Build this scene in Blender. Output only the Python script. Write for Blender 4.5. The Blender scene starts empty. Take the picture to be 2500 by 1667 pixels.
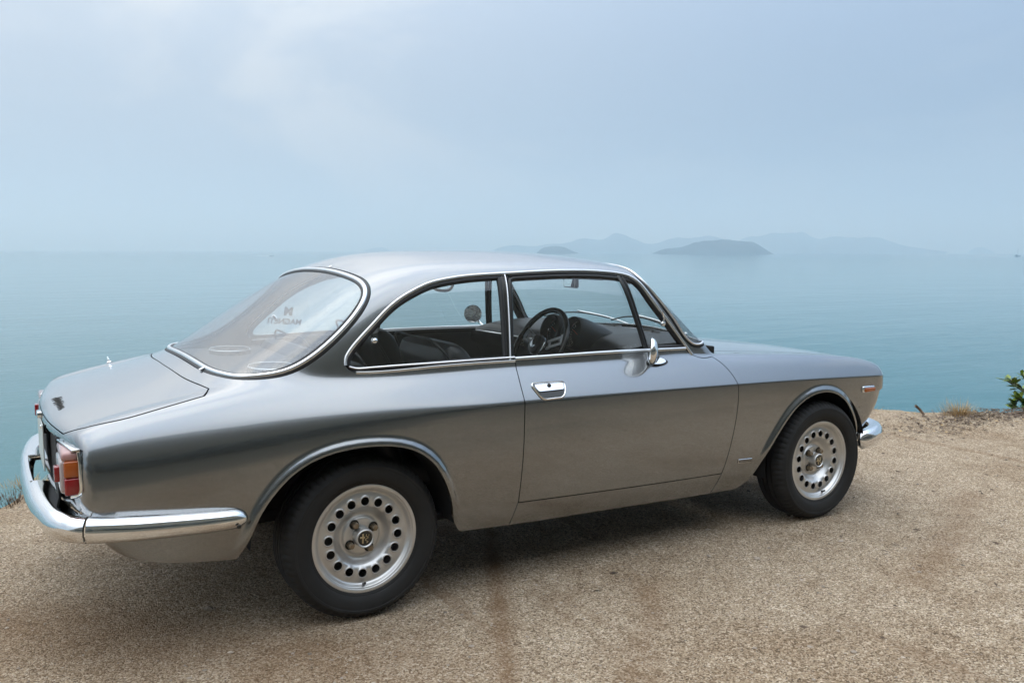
import bpy, bmesh, math, random
import numpy as np
from mathutils import Vector, Matrix, geometry, kdtree, noise as mnoise
random.seed(7); RNG = np.random.default_rng(7)
S = bpy.context.scene; COL = S.collection
R = math.radians

# ---------------------------------------------------------------- camera
cam = bpy.data.cameras.new('camera'); cam_o = bpy.data.objects.new('camera', cam); COL.objects.link(cam_o)
cam.sensor_width = 36; cam.lens = 36*2118.02/2500; cam.clip_start = .05; cam.clip_end = 60000
CP = (-1.097, -3.545, 1.3045); yaw, pitch, roll = .5423, -.1037, .0033
fw = Vector((math.sin(yaw)*math.cos(pitch), math.cos(yaw)*math.cos(pitch), math.sin(pitch)))
rt = Vector((math.cos(yaw), -math.sin(yaw), 0)); up = rt.cross(fw)
r2 = rt*math.cos(roll)+up*math.sin(roll); u2 = up*math.cos(roll)-rt*math.sin(roll)
m = Matrix.Identity(4)
for i in range(3): m[i][0] = r2[i]; m[i][1] = u2[i]; m[i][2] = -fw[i]; m[i][3] = CP[i]
cam_o.matrix_world = m; S.camera = cam_o

# ---------------------------------------------------------------- sky, sun, exposure
SUN_AZ, SUN_EL = R(-12), R(52)              # azimuth from +Y (the sea) towards +X
W = bpy.data.worlds.new('World'); S.world = W; W.use_nodes = True
nt = W.node_tree; N = nt.nodes; L = nt.links; N.clear()
def wn(t, **k):
    n = N.new(t)
    for a, b in k.items(): setattr(n, a, b)
    return n
sky = wn('ShaderNodeTexSky', sky_type='NISHITA', sun_disc=False, sun_elevation=SUN_EL, sun_rotation=SUN_AZ, altitude=0, air_density=1.0, dust_density=4.0, ozone_density=1.5)
tc = wn('ShaderNodeTexCoord')
mp = wn('ShaderNodeMapping'); mp.inputs['Scale'].default_value = (1.0, 1.0, 2.6); L.new(tc.outputs['Generated'], mp.inputs['Vector'])
nz = wn('ShaderNodeTexNoise'); nz.inputs['Scale'].default_value = 2.3; nz.inputs['Detail'].default_value = 5; nz.inputs['Roughness'].default_value = .48; nz.inputs['Distortion'].default_value = .5
L.new(mp.outputs[0], nz.inputs['Vector'])
rmp = wn('ShaderNodeMapRange', interpolation_type='SMOOTHERSTEP'); rmp.inputs['From Min'].default_value = .42; rmp.inputs['From Max'].default_value = .60; rmp.inputs['To Min'].default_value = 0; rmp.inputs['To Max'].default_value = 1
L.new(nz.outputs['Fac'], rmp.inputs['Value'])
# thin overcast veil: cloud light is a desaturated share of the sky's own light
veil = wn('ShaderNodeMix', data_type='RGBA'); veil.inputs['Factor'].default_value = .98
L.new(sky.outputs[0], veil.inputs['A']); veil.inputs['B'].default_value = VEIL = (3.90, 4.38, 5.05, 1)
cl = wn('ShaderNodeMix', data_type='RGBA'); L.new(rmp.outputs[0], cl.inputs['Factor']); L.new(veil.outputs['Result'], cl.inputs['A'])
br = wn('ShaderNodeMix', data_type='RGBA', blend_type='MULTIPLY'); br.inputs['Factor'].default_value = 1; L.new(veil.outputs['Result'], br.inputs['A']); br.inputs['B'].default_value = (1.34, 1.25, 1.13, 1)
L.new(br.outputs['Result'], cl.inputs['B'])
# an overcast dome grows brighter towards the zenith
sx = wn('ShaderNodeSeparateXYZ'); L.new(tc.outputs['Generated'], sx.inputs[0])
def wm(op, a, b=None):
    n = wn('ShaderNodeMath', operation=op)
    for i, v in enumerate((a, b)):
        if v is None: continue
        if isinstance(v, (int, float)): n.inputs[i].default_value = v
        else: L.new(v, n.inputs[i])
    return n.outputs[0]
el = wm('MAXIMUM', sx.outputs['Z'], 0.0)
zen = wm('ADD', wm('ADD', .94, wm('MULTIPLY', el, .35)), wm('MULTIPLY', wm('MULTIPLY', wm('MULTIPLY', el, el), wm('SUBTRACT', 1.0, wm('MULTIPLY', wm('MULTIPLY', el, el), .55))), 8.2))
# a thicker bank of cloud stands over the sea to the right
dk = wn('ShaderNodeVectorMath', operation='DOT_PRODUCT'); L.new(tc.outputs['Generated'], dk.inputs[0]); az_, el_ = R(84), R(6); dk.inputs[1].default_value = (math.sin(az_)*math.cos(el_), math.cos(az_)*math.cos(el_), math.sin(el_))
bk = wn('ShaderNodeMapRange', interpolation_type='SMOOTHSTEP'); bk.inputs['From Min'].default_value = .32; bk.inputs['From Max'].default_value = 1.0; bk.inputs['To Min'].default_value = 0.0; bk.inputs['To Max'].default_value = 1.0; L.new(dk.outputs['Value'], bk.inputs['Value'])
bkc = wn('ShaderNodeMix', data_type='RGBA'); L.new(bk.outputs[0], bkc.inputs['Factor']); bkc.inputs['A'].default_value = (1, 1, 1, 1); bkc.inputs['B'].default_value = (.54, .64, .78, 1)
bkm = wn('ShaderNodeMix', data_type='RGBA', blend_type='MULTIPLY'); bkm.inputs['Factor'].default_value = 1; L.new(cl.outputs['Result'], bkm.inputs['A']); L.new(bkc.outputs['Result'], bkm.inputs['B'])
dome_ = wn('ShaderNodeVectorMath', operation='SCALE'); L.new(bkm.outputs['Result'], dome_.inputs[0]); L.new(zen, dome_.inputs['Scale'])
bg = wn('ShaderNodeBackground'); bg.inputs['Strength'].default_value = .10
out = wn('ShaderNodeOutputWorld'); L.new(dome_.outputs[0], bg.inputs['Color']); L.new(bg.outputs[0], out.inputs['Surface'])
sun = bpy.data.lights.new('sun', 'SUN'); sun.energy = .5; sun.angle = R(110); sun.color = (1, .975, .94)
sun_o = bpy.data.objects.new('sun', sun); COL.objects.link(sun_o)
sd = Vector((math.sin(SUN_AZ)*math.cos(SUN_EL), math.cos(SUN_AZ)*math.cos(SUN_EL), math.sin(SUN_EL)))
sun_o.rotation_euler = sd.to_track_quat('Z', 'Y').to_euler()
S.view_settings.view_transform = 'Standard'; S.view_settings.look = 'None'; S.view_settings.exposure = 0; S.view_settings.gamma = 1
S.cycles.use_denoising = True; S.cycles.max_bounces = 12; S.cycles.transparent_max_bounces = 16
S.cycles.volume_bounces = 1; S.cycles.caustics_reflective = False; S.cycles.caustics_refractive = False

# ---------------------------------------------------------------- helpers
MATS = {}
def mat(name, base, rough=.5, metal=0, var=0, vscale=20, bump=0, bscale=200, coat=0, spec=.5, **kw):
    """procedural Principled material; var = brightness variation by noise, bump = fine relief"""
    if name in MATS: return MATS[name]
    M = bpy.data.materials.new(name); M.use_nodes = True; MATS[name] = M
    n = M.node_tree.nodes; l = M.node_tree.links; p = n['Principled BSDF']
    p.inputs['Base Color'].default_value = (*base, 1); p.inputs['Roughness'].default_value = rough; p.inputs['Metallic'].default_value = metal
    p.inputs['Coat Weight'].default_value = coat; p.inputs['Coat Roughness'].default_value = .03; p.inputs['Specular IOR Level'].default_value = spec
    for k, v in kw.items(): p.inputs[k].default_value = v
    t = n.new('ShaderNodeTexCoord')
    if var:
        z = n.new('ShaderNodeTexNoise'); z.inputs['Scale'].default_value = vscale; z.inputs['Detail'].default_value = 6; l.new(t.outputs['Object'], z.inputs['Vector'])
        r = n.new('ShaderNodeMapRange'); r.inputs['From Min'].default_value = .3; r.inputs['From Max'].default_value = .7; r.inputs['To Min'].default_value = 1-var; r.inputs['To Max'].default_value = 1+var
        x = n.new('ShaderNodeVectorMath'); x.operation = 'SCALE'; x.inputs[0].default_value = base
        l.new(z.outputs['Fac'], r.inputs['Value']); l.new(r.outputs[0], x.inputs['Scale']); l.new(x.outputs[0], p.inputs['Base Color'])
    if bump:
        z = n.new('ShaderNodeTexNoise'); z.inputs['Scale'].default_value = bscale; z.inputs['Detail'].default_value = 4; l.new(t.outputs['Object'], z.inputs['Vector'])
        b = n.new('ShaderNodeBump'); b.inputs['Strength'].default_value = bump; b.inputs['Distance'].default_value = .002
        l.new(z.outputs['Fac'], b.inputs['Height']); l.new(b.outputs[0], p.inputs['Normal'])
    return M
def empty(name, loc=(0, 0, 0), parent=None):
    o = bpy.data.objects.new(name, None); COL.objects.link(o); o.location = loc; o.parent = parent; o.empty_display_size = .1
    return o
def tag(o, label=None, cat=None, group=None, kind=None):
    for k, v in (('label', label), ('category', cat), ('group', group), ('kind', kind)):
        if v: o[k] = v
    return o
def obj(name, V, F, material, parent=None, smooth=True, normals=None, loc=None):
    me = bpy.data.meshes.new(name); me.from_pydata([tuple(map(float, v)) for v in V], [], [tuple(map(int, f)) for f in F]); me.update()
    if smooth is True: me.polygons.foreach_set('use_smooth', [True]*len(me.polygons))
    elif smooth:                                                     # angle in degrees
        me.polygons.foreach_set('use_smooth', [True]*len(me.polygons)); me.set_sharp_from_angle(angle=R(smooth))
    if normals is not None: me.normals_split_custom_set([tuple(v) for v in normals])
    me.materials.append(material) if not isinstance(material, (list, tuple)) else [me.materials.append(x) for x in material]
    o = bpy.data.objects.new(name, me); COL.objects.link(o); o.parent = parent
    if loc is not None: o.location = loc
    return o
def join(*parts):
    V = []; F = []
    for v, f in parts:
        k = len(V); V += [tuple(p) for p in v]; F += [tuple(i+k for i in q) for q in f]
    return V, F
def xf(vf, M):
    return [tuple(M @ Vector(p)) for p in vf[0]], vf[1]
def rbox(sx, sy, sz, bev=.01, seg=3, loc=(0, 0, 0), rot=None):
    b = bmesh.new(); bmesh.ops.create_cube(b, size=1); bmesh.ops.scale(b, vec=(sx, sy, sz), verts=b.verts)
    if bev: bmesh.ops.bevel(b, geom=b.edges[:], offset=bev, segments=seg, affect='EDGES', profile=.5)
    if rot is not None: bmesh.ops.rotate(b, cent=(0, 0, 0), matrix=rot, verts=b.verts)
    b.verts.index_update(); V = [tuple(v.co+Vector(loc)) for v in b.verts]; F = [tuple(v.index for v in f.verts) for f in b.faces]; b.free()
    return V, F
def lathe(prof, seg=48, axis='y', closed=False):
    """revolve (r, h) profile about an axis"""
    V = []; F = []; n = len(prof)
    for i in range(seg):
        a = 2*math.pi*i/seg; c, s = math.cos(a), math.sin(a)
        for r, h in prof:
            V.append({'y': (r*c, h, r*s), 'z': (r*c, r*s, h), 'x': (h, r*c, r*s)}[axis])
    for i in range(seg):
        j = (i+1) % seg
        for k in range(n-1+(1 if closed else 0)):
            q = (k+1) % n
            F.append((i*n+k, i*n+q, j*n+q, j*n+k) if axis == 'y' else (i*n+k, j*n+k, j*n+q, i*n+q))
    return V, F
def sweep(path, nrm, prof, closed=False, cap=True):
    """closed profile [(a, b)] carried along a path; a lies across the path in the surface, b along the normal"""
    P = np.array(path, float); Nn = np.array(nrm, float)
    if Nn.ndim == 1: Nn = np.tile(Nn, (len(P), 1))
    T = (np.roll(P, -1, 0)-np.roll(P, 1, 0)) if closed else np.gradient(P, axis=0)
    T /= np.linalg.norm(T, axis=1, keepdims=True)+1e-12
    Sd = np.cross(T, Nn); Sd /= np.linalg.norm(Sd, axis=1, keepdims=True)+1e-12; Nn = np.cross(Sd, T)
    pr = prof if callable(prof) else (lambda i: prof)
    V = []; F = []; n = len(P)
    for i in range(n):
        q = pr(i/(n-1))
        for a, b in q: V.append(P[i]+a*Sd[i]+b*Nn[i])
    k = len(q)
    for i in range(n if closed else n-1):
        j = (i+1) % n
        for e in range(k):
            f = (e+1) % k; F.append((i*k+e, i*k+f, j*k+f, j*k+e))
    if not closed and cap: F.append(tuple(range(k))); F.append(tuple((n-1)*k+e for e in reversed(range(k))))
    return V, F
def circ(r, n=10, rx=None): return [((rx or r)*math.cos(2*math.pi*i/n), r*math.sin(2*math.pi*i/n)) for i in range(n)]
def tube(path, r, n=10, closed=False, hint=(.123, .317, .94)):
    return sweep(path, hint, circ(r, n), closed)
def mir(vf): return [(x, -y, z) for x, y, z in vf[0]], [tuple(reversed(f)) for f in vf[1]]
def text_mesh(name, body, size, material, parent, M, ext=.001, align='CENTER', bold=0.):
    c = bpy.data.curves.new(name, 'FONT'); c.body = body; c.size = size; c.extrude = ext; c.align_x = align; c.align_y = 'CENTER'; c.resolution_u = 3; c.offset = bold
    t = bpy.data.objects.new(name, c); me = bpy.data.meshes.new_from_object(t); bpy.data.objects.remove(t); bpy.data.curves.remove(c)
    me.name = name; me.materials.append(material); o = bpy.data.objects.new(name, me); COL.objects.link(o); o.parent = parent; me.transform(M)
    return o
def frame_at(p, zdir, xdir):
    z = Vector(zdir).normalized(); x = (Vector(xdir)-z*Vector(xdir).dot(z)).normalized(); y = z.cross(x)
    M = Matrix.Identity(4)
    for i in range(3): M[i][0] = x[i]; M[i][1] = y[i]; M[i][2] = z[i]; M[i][3] = p[i]
    return M
# ---------------------------------------------------------------- body form (metres, x forward from the rear axle, y left, z up)
def spline(xs, ys):
    xs = np.array(xs, float); ys = np.array(ys, float); n = len(xs); h = np.diff(xs)
    A = np.zeros((n, n)); r = np.zeros(n); A[0, 0] = A[-1, -1] = 1
    for i in range(1, n - 1):
        A[i, i-1] = h[i-1]; A[i, i] = 2*(h[i-1]+h[i]); A[i, i+1] = h[i]
        r[i] = 6*((ys[i+1]-ys[i])/h[i] - (ys[i]-ys[i-1])/h[i-1])
    M = np.linalg.solve(A, r)
    def f(x):
        x = np.clip(np.asarray(x, float), xs[0], xs[-1])
        i = np.clip(np.searchsorted(xs, x)-1, 0, n-2); H = h[i]; a = xs[i+1]-x; b = x-xs[i]
        return (M[i]*a**3+M[i+1]*b**3)/(6*H) + (ys[i]/H-M[i]*H/6)*a + (ys[i+1]/H-M[i+1]*H/6)*b
    return f
def smax(a, b, k):
    h = np.maximum(k-np.abs(a-b), 0)/k
    return np.maximum(a, b) + h**3*k/6
def smin(a, b, k): return -smax(-a, -b, k)
def sstep(a, b, x):
    t = np.clip((x-a)/(b-a), 0, 1); return t*t*t*(t*(6*t-15)+10)

f_zc = spline([-1.1, -.85, -.5, -.28, 0, .4, .8, 1.2, 1.75, 2.2, 2.76, 3.1], [.652, .665, .69, .708, .724, .733, .732, .727, .716, .703, .678, .66])
f_wc = spline([-1.1, -.8, -.4, 0, .6, 1.2, 1.8, 2.2, 2.6, 2.8, 3.1], [.705, .738, .771, .785, .79, .79, .784, .774, .752, .735, .70])
f_hood = spline([1.2, 1.45, 1.62, 1.8, 2.1, 2.4, 2.65, 2.8, 2.92, 3.05], [.96, .90, .866, .849, .832, .811, .786, .763, .733, .69])
f_deck = spline([-1.05, -.97, -.9, -.8, -.7, -.6, -.5, -.3, -.05, .2, .45], [.68, .735, .766, .793, .815, .833, .849, .868, .884, .92, .96])
f_roof = spline([-.35, -.1, .1, .3, .6, .9, 1.1, 1.3, 1.6], [1.20, 1.263, 1.286, 1.298, 1.306, 1.305, 1.296, 1.277, 1.23])
f_cpl = spline([-.6, -.3, -.1, .1, .5, 1.0, 1.4, 1.8], [-.10, -.05, -.025, -.008, 0, 0, -.008, -.03])
f_kc = spline([-1.1, -.6, 0, .35, .7, 1.1, 3.1], [.10, .080, .042, .015, .008, .006, .006])
f_kk = spline([-.8, -.4, -.2, 0, .2, .5, 1.8, 3], [.10, .09, .06, .028, .014, .010, .010, .010])

REAR_ARCH = [(-.450, .304), (-.423, .346), (-.386, .430), (-.322, .523), (-.257, .580), (-.146, .625), (-.032, .637), (.062, .631), (.160, .604), (.237, .547), (.292, .456), (.322, .364), (.345, .290), (.366, .262)]
FRONT_ARCH = [(1.812, .214), (1.865, .240), (1.912, .292), (1.962, .378), (2.028, .470), (2.109, .555), (2.193, .607), (2.283, .631), (2.383, .627), (2.492, .582), (2.581, .487), (2.620, .408), (2.628, .360)]
def smooth_line(pts, n, closed=False):
    """dense chord-length spline through points"""
    p = np.array(pts, float)
    if closed: p = np.vstack([p, p[:1]])
    d = np.r_[0, np.cumsum(np.linalg.norm(np.diff(p, axis=0), axis=1))]
    t = np.linspace(0, d[-1], n)
    if closed:
        m = 3; pe = np.vstack([p[-1-m:-1], p, p[1:1+m]]); de = np.r_[d[-1-m:-1]-d[-1], d, d[1:1+m]+d[-1]]
        return np.stack([spline(de, pe[:, i])(t) for i in range(p.shape[1])], -1)[:-1]
    return np.stack([spline(d, p[:, i])(t) for i in range(p.shape[1])], -1)
def poly_dist(P, L):
    """distance of points P (n,2) to polyline L"""
    best = np.full(len(P), 9.0)
    for a, b in zip(L[:-1], L[1:]):
        e = b-a; t = np.clip(((P-a)@e)/(e@e), 0, 1); q = P-a-t[:, None]*e
        best = np.minimum(best, np.hypot(q[:, 0], q[:, 1]))
    return best
RA = smooth_line(REAR_ARCH, 90); FA = smooth_line(FRONT_ARCH, 90)
GX0, GZ0, GS = -.7, .1, .004
_gx = np.arange(GX0, 3.0, GS); _gz = np.arange(GZ0, .85, GS)
def _arch_grid():
    X, Z = np.meshgrid(_gx, _gz, indexing='ij'); P = np.stack([X.ravel(), Z.ravel()], -1)
    g = np.minimum(poly_dist(P, RA[::3]), poly_dist(P, FA[::3]))
    return g.reshape(X.shape)
ARCH = _arch_grid()
def arch_dist(x, z):
    fx = np.clip((x-GX0)/GS, 0, len(_gx)-1.001); fz = np.clip((z-GZ0)/GS, 0, len(_gz)-1.001)
    i = fx.astype(int); j = fz.astype(int); a = fx-i; b = fz-j
    return (ARCH[i, j]*(1-a)+ARCH[i+1, j]*a)*(1-b) + (ARCH[i, j+1]*(1-a)+ARCH[i+1, j+1]*a)*b
def side_tub(x, z):
    wc = f_wc(x); t = z-f_zc(x)
    lo = wc - .16*np.minimum(t, 0)**2 - 1.1*np.maximum(.36-z, 0)**2 + .02*np.maximum(t, -.1)
    tp = np.maximum(t, -.15)
    up = wc - .58*tp - (1.0-.5*sstep(.1, -.6, x)-.2*sstep(1.5, 2.0, x))*np.maximum(tp, 0)**2
    s = smin(lo, up, f_kc(x))
    d = arch_dist(x, z)
    return s + .0135*(1-sstep(.004, .040, d))*sstep(.30, .42, z)
def deck(x, Y):
    c = np.where(x < .75, f_deck(x), f_hood(x))
    cr = np.where(x < .75, .020, .018)
    return c - cr*(Y/.6)**2 + np.where(x < .75, .015*sstep(-1.05, -.75, x), .012*sstep(3.0, 2.6, x))*sstep(.52, .70, Y)
def tail(z, Y):
    rec = sstep(.008, .03, np.minimum(.655-Y, np.minimum(.715-z, z-.50)))
    return -.962 + .072*(Y/.7)**2.2 + 3.0*np.maximum(.55-z, 0)**2 + .028*rec
def nose(z, Y): return 2.99 - .10*(Y/.7)**2 - 3.0*np.maximum(.62-z, 0)**2
def tub(x, Y, z):
    a = smax((Y-side_tub(x, z))*.92, z-deck(x, Y), np.where(x < .75, .085, .06))
    a = smax(a, tail(z, Y)-x, .055)
    return smax(a, x-nose(z, Y), np.where(z > .6, .10, .16))
def side_cab(x, z):
    t = z-.88
    return .696 + f_cpl(x) - .25*t - .20*np.maximum(t, 0)**2
def cabin(x, Y, z):
    a = smax(Y-side_cab(x, z), z-f_roof(x)+.055*(Y/.55)**2, .13)
    rear = (-.466 + 1.56*(z-.89) + .05*np.maximum(z-1.1, 0) + .09*(Y/.6)**2.4 - x)/1.86
    a = smax(a, rear, .16)
    front = (x - (1.714-1.15*(z-.88) + .15*(1-(Y/.58)**2)))/1.52
    a = smax(a, front, .045)
    return np.maximum(a, .80-z)
def body(p):
    x, Y, z = p[..., 0], np.abs(p[..., 1]), p[..., 2]
    return smin(tub(x, Y, z), cabin(x, Y, z), f_kk(x))
def grad(p, f=body, e=4e-4):
    g = np.stack([f(p+np.eye(3)[i]*e)-f(p-np.eye(3)[i]*e) for i in range(3)], -1)
    return g/np.linalg.norm(g, axis=-1, keepdims=True)
XA, XB, ZA, RT = -.5, 2.6, .55, .75
def uv_ray(u, t):
    th = t/RT
    ph = np.where(u < XA, (u-XA)/.5, np.where(u > XB, (u-XB)/.5, 0.0))
    o = np.stack([np.clip(u, XA, XB), 0*u, 0*u+ZA], -1)
    d = np.stack([np.sin(ph), -np.cos(ph)*np.cos(th), np.cos(ph)*np.sin(th)], -1)   # th = 0 points to the right side
    return o, d
def to_uv(p):
    p = np.asarray(p, float); x, y, z = p[..., 0], -p[..., 1], p[..., 2]-ZA
    th = np.arctan2(z, y); th = np.where(th < -np.pi*.55, th+2*np.pi, th); r = np.hypot(y, z)
    u = np.where(x < XA, XA-.5*np.arctan2(XA-x, r), np.where(x > XB, XB+.5*np.arctan2(x-XB, r), x))
    return np.stack([u, th*RT], -1)
def surf(u, t):
    o, d = uv_ray(np.asarray(u, float), np.asarray(t, float))
    lo = np.full(len(o), .05); hi = np.full(len(o), 1.15)
    for _ in range(34):
        m = (lo+hi)/2; v = body(o+d*m[:, None]) > 0
        hi = np.where(v, m, hi); lo = np.where(v, lo, m)
    return o+d*((lo+hi)/2)[:, None]
def side_pt(x, z, f=body):
    """right side point at (x, z)"""
    x = np.asarray(x, float); z = np.asarray(z, float); lo = np.full(x.shape, .2); hi = np.full(x.shape, .95)
    for _ in range(34):
        m = (lo+hi)/2; v = f(np.stack([x, -m, z], -1)) > 0
        hi = np.where(v, m, hi); lo = np.where(v, lo, m)
    return np.stack([x, -(lo+hi)/2, z], -1)
def top_pt(x, y):
    x = np.asarray(x, float); y = np.asarray(y, float); lo = np.full(x.shape, .55); hi = np.full(x.shape, 1.4)
    for _ in range(34):
        m = (lo+hi)/2; v = body(np.stack([x, y, m], -1)) > 0
        hi = np.where(v, m, hi); lo = np.where(v, lo, m)
    return np.stack([x, y, (lo+hi)/2], -1)

# ---------------------------------------------------------------- setting: ground, sea, islands, wooded bank
SEA_Z = -5.0
def nval(x, y, z=0., s=1., o=3): return mnoise.fractal(Vector((x*s, y*s, z*s)), 1.0, 2.0, o)
EDGE = spline([-60, -20, -6, -3, -1.7, -1.1, -.85, -.2, 1.2, 3, 4.2, 5.0, 5.4, 5.75, 6.4, 8, 14, 30, 60], [3, 2, 1.2, 1.0, 1.25, 1.57, 2.1, 2.5, 2.7, 2.6, 2.15, 1.5, 1.12, .74, .40, -.3, -1.4, -2, -4])
def ground_material():
    M = bpy.data.materials.new('decomposed_granite'); M.use_nodes = True; n = M.node_tree.nodes; l = M.node_tree.links; p = n['Principled BSDF']
    t = n.new('ShaderNodeTexCoord')
    def noise(scale, det=4, rough=.6, dist=0, vec=None):
        z = n.new('ShaderNodeTexNoise'); z.inputs['Scale'].default_value = scale; z.inputs['Detail'].default_value = det; z.inputs['Roughness'].default_value = rough; z.inputs['Distortion'].default_value = dist
        l.new(vec or t.outputs['Object'], z.inputs['Vector']); return z.outputs['Fac']
    def ramp(fac, stops):
        r = n.new('ShaderNodeValToRGB'); e = r.color_ramp.elements
        while len(e) < len(stops): e.new(.5)
        for q, (pos, c) in zip(e, stops): q.position = pos; q.color = (*c, 1)
        l.new(fac, r.inputs[0]); return r.outputs[0]
    def mix(a, b, fac, mode='MIX', f=1.0):
        x = n.new('ShaderNodeMix'); x.data_type = 'RGBA'; x.blend_type = mode
        if fac is None: x.inputs['Factor'].default_value = f
        else: l.new(fac, x.inputs['Factor'])
        for s, v in (('A', a), ('B', b)):
            if isinstance(v, tuple): x.inputs[s].default_value = (*v, 1)
            else: l.new(v, x.inputs[s])
        return x.outputs['Result']
    grain = n.new('ShaderNodeTexVoronoi'); grain.inputs['Scale'].default_value = 195; grain.inputs['Randomness'].default_value = 1; l.new(t.outputs['Object'], grain.inputs['Vector'])
    sep = n.new('ShaderNodeSeparateColor'); l.new(grain.outputs['Color'], sep.inputs[0])
    gcol = ramp(sep.outputs[0], [(0, (.14, .105, .073)), (.2, (.275, .208, .142)), (.5, (.435, .345, .245)), (.78, (.535, .440, .330)), (1, (.72, .635, .525))])
    big = ramp(noise(.9, 5, .6, .3), [(.30, (.76, .66, .55)), (.5, (1.10, 1.07, 1.02)), (.72, (1.22, 1.21, 1.19))])
    c = mix(gcol, big, None, 'MULTIPLY')
    mid = ramp(noise(7, 6, .7), [(.3, (.80, .76, .72)), (.6, (1.05, 1.05, 1.05))])
    c = mix(c, mid, None, 'MULTIPLY')
    fine = ramp(noise(60, 3, .7), [(.34, (.72, .69, .66)), (.58, (1.06, 1.06, 1.06))])
    c = mix(c, fine, None, 'MULTIPLY')
    # rust-brown run-off stains, long in y
    mpn = n.new('ShaderNodeMapping'); mpn.inputs['Scale'].default_value = (3.4, .22, 1); l.new(t.outputs['Object'], mpn.inputs['Vector'])
    st = ramp(noise(1.3, 4, .55, .6, mpn.outputs[0]), [(.62, (0, 0, 0)), (.74, (.6, .6, .6))])
    c = mix(c, (.25, .155, .085), st)
    # leaf litter and earth along the edge
    lit = ramp(noise(2.2, 6, .7, .2), [(.56, (0, 0, 0)), (.66, (.8, .8, .8))])
    at = n.new('ShaderNodeAttribute'); at.attribute_name = 'edge'
    lm = n.new('ShaderNodeMath'); lm.operation = 'MULTIPLY'; l.new(lit, lm.inputs[0]); l.new(at.outputs['Fac'], lm.inputs[1])
    c = mix(c, (.10, .07, .05), lm.outputs[0])
    sn_ = n.new('ShaderNodeAttribute'); sn_.attribute_name = 'stain_shade'; c = mix(c, (.20, .105, .045), sn_.outputs['Fac'])
    ha = n.new('ShaderNodeAttribute'); ha.attribute_name = 'bank'
    c = mix(c, (.115, .108, .082), ha.outputs['Fac'])  # unseen near ground tinted dark, added for what the car's flank reflects
    l.new(c, p.inputs['Base Color']); p.inputs['Roughness'].default_value = .95; p.inputs['Specular IOR Level'].default_value = .2
    b1 = n.new('ShaderNodeBump'); b1.inputs['Strength'].default_value = .9; b1.inputs['Distance'].default_value = .006; b1.invert = True; l.new(grain.outputs['Distance'], b1.inputs['Height'])
    b2 = n.new('ShaderNodeBump'); b2.inputs['Strength'].default_value = .7; b2.inputs['Distance'].default_value = .03; l.new(noise(24, 5, .7), b2.inputs['Height']); l.new(b1.outputs[0], b2.inputs['Normal'])
    l.new(b2.outputs[0], p.inputs['Normal'])
    return M
M_GROUND = ground_material()
def ground_z(x, y):
    d = math.hypot(max(abs(x-1)-2.6, 0), max(abs(y)-1.2, 0))
    a = min(d/1.5, 1)
    z = a*(.035*nval(x, y, 3, .45) + .014*nval(x, y, 7, 1.7))
    if y < -8.5: z += (-8.5-y)**1.6*.10*min(1, (-8.5-y)/3)
    return z
def build_ground():
    xs = np.r_[np.linspace(-60, -5, 28)[:-1], np.arange(-5, 9, .05), np.linspace(9, 60, 26)]
    so = np.r_[np.linspace(-62, -13, 26)[:-1], np.linspace(-13, -6, 40)[:-1], np.arange(-6, -.001, .05)]
    cliff = [(0, 0), (.05, -.05), (.12, -.16), (.22, -.42), (.4, -.9), (.7, -1.7), (1.2, -2.9), (2.0, -4.3), (3.2, -5.6), (5, -7)]
    V = []; F = []; ea = []; ba = []; sa = []
    STR = [(np.array([(.86, -.1), (.61, -.59), (.43, -.94), (.30, -1.18), (.19, -1.39), (.05, -1.7)]), .036, .80), (np.array([(1.05, -1.0), (.95, -1.17), (.66, -1.46), (.49, -1.57)]), .06, .45), (np.array([(-1.1, -.15), (-.5, -.75), (-.1, -1.1)]), .26, .5), (np.array([(3.4, -.9), (2.6, -1.3), (2.0, -1.5)]), .08, .4)]  # third entry: brown soil plus the car's shadow painted into the ground colour
    def stain_shade(x, y):
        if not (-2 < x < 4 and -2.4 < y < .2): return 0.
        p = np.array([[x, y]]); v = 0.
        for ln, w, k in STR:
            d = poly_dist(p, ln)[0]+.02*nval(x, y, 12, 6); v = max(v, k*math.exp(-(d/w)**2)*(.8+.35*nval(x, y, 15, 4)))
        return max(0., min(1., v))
    E = EDGE(xs); nr = len(so)+len(cliff)
    for i, x in enumerate(xs):
        e = E[i] + .10*nval(x, 0, 5, 1.4) + .06*nval(x, 0, 9, 5) + .03*nval(x, 0, 2, 14)
        for s in so:
            y = e+s; z = ground_z(x, y)
            lip = max(0, 1+s/.5); z += lip*lip*(-.02+.06*max(0, nval(x, y, 2, 2.5))+.022*nval(x, y, 5, 9))
            V.append((x, y, z)); sa.append(stain_shade(x, y)); ea.append(max(0., min(1., 1+s/1.0))); ba.append(max(0., min(1., (-2.2-y+.5*nval(x, y, 6, .7))/1.6)))
        for k, (dy, dz) in enumerate(cliff):
            w = min(1, k/3)
            V.append((x + w*.25*nval(x, dz, 1, 1.2), e+dy+w*.5*nval(x, dz, 4, .8)+w*.18*nval(x, dz, 8, 3), ground_z(x, e)*(1-w)+dz-.02+.03*max(0, nval(x, e, 2, 2.5))*(1-w)))
            ea.append(1.); ba.append(0.); sa.append(0.)
    for i in range(len(xs)-1):
        for j in range(nr-1): F.append((i*nr+j, (i+1)*nr+j, (i+1)*nr+j+1, i*nr+j+1))
    o = obj('ground', V, F, M_GROUND); tag(o, kind='structure')
    for nm, a in (('edge', ea), ('bank', ba), ('stain_shade', sa)):
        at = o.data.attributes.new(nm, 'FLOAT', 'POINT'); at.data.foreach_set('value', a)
    return o
build_ground()
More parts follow.
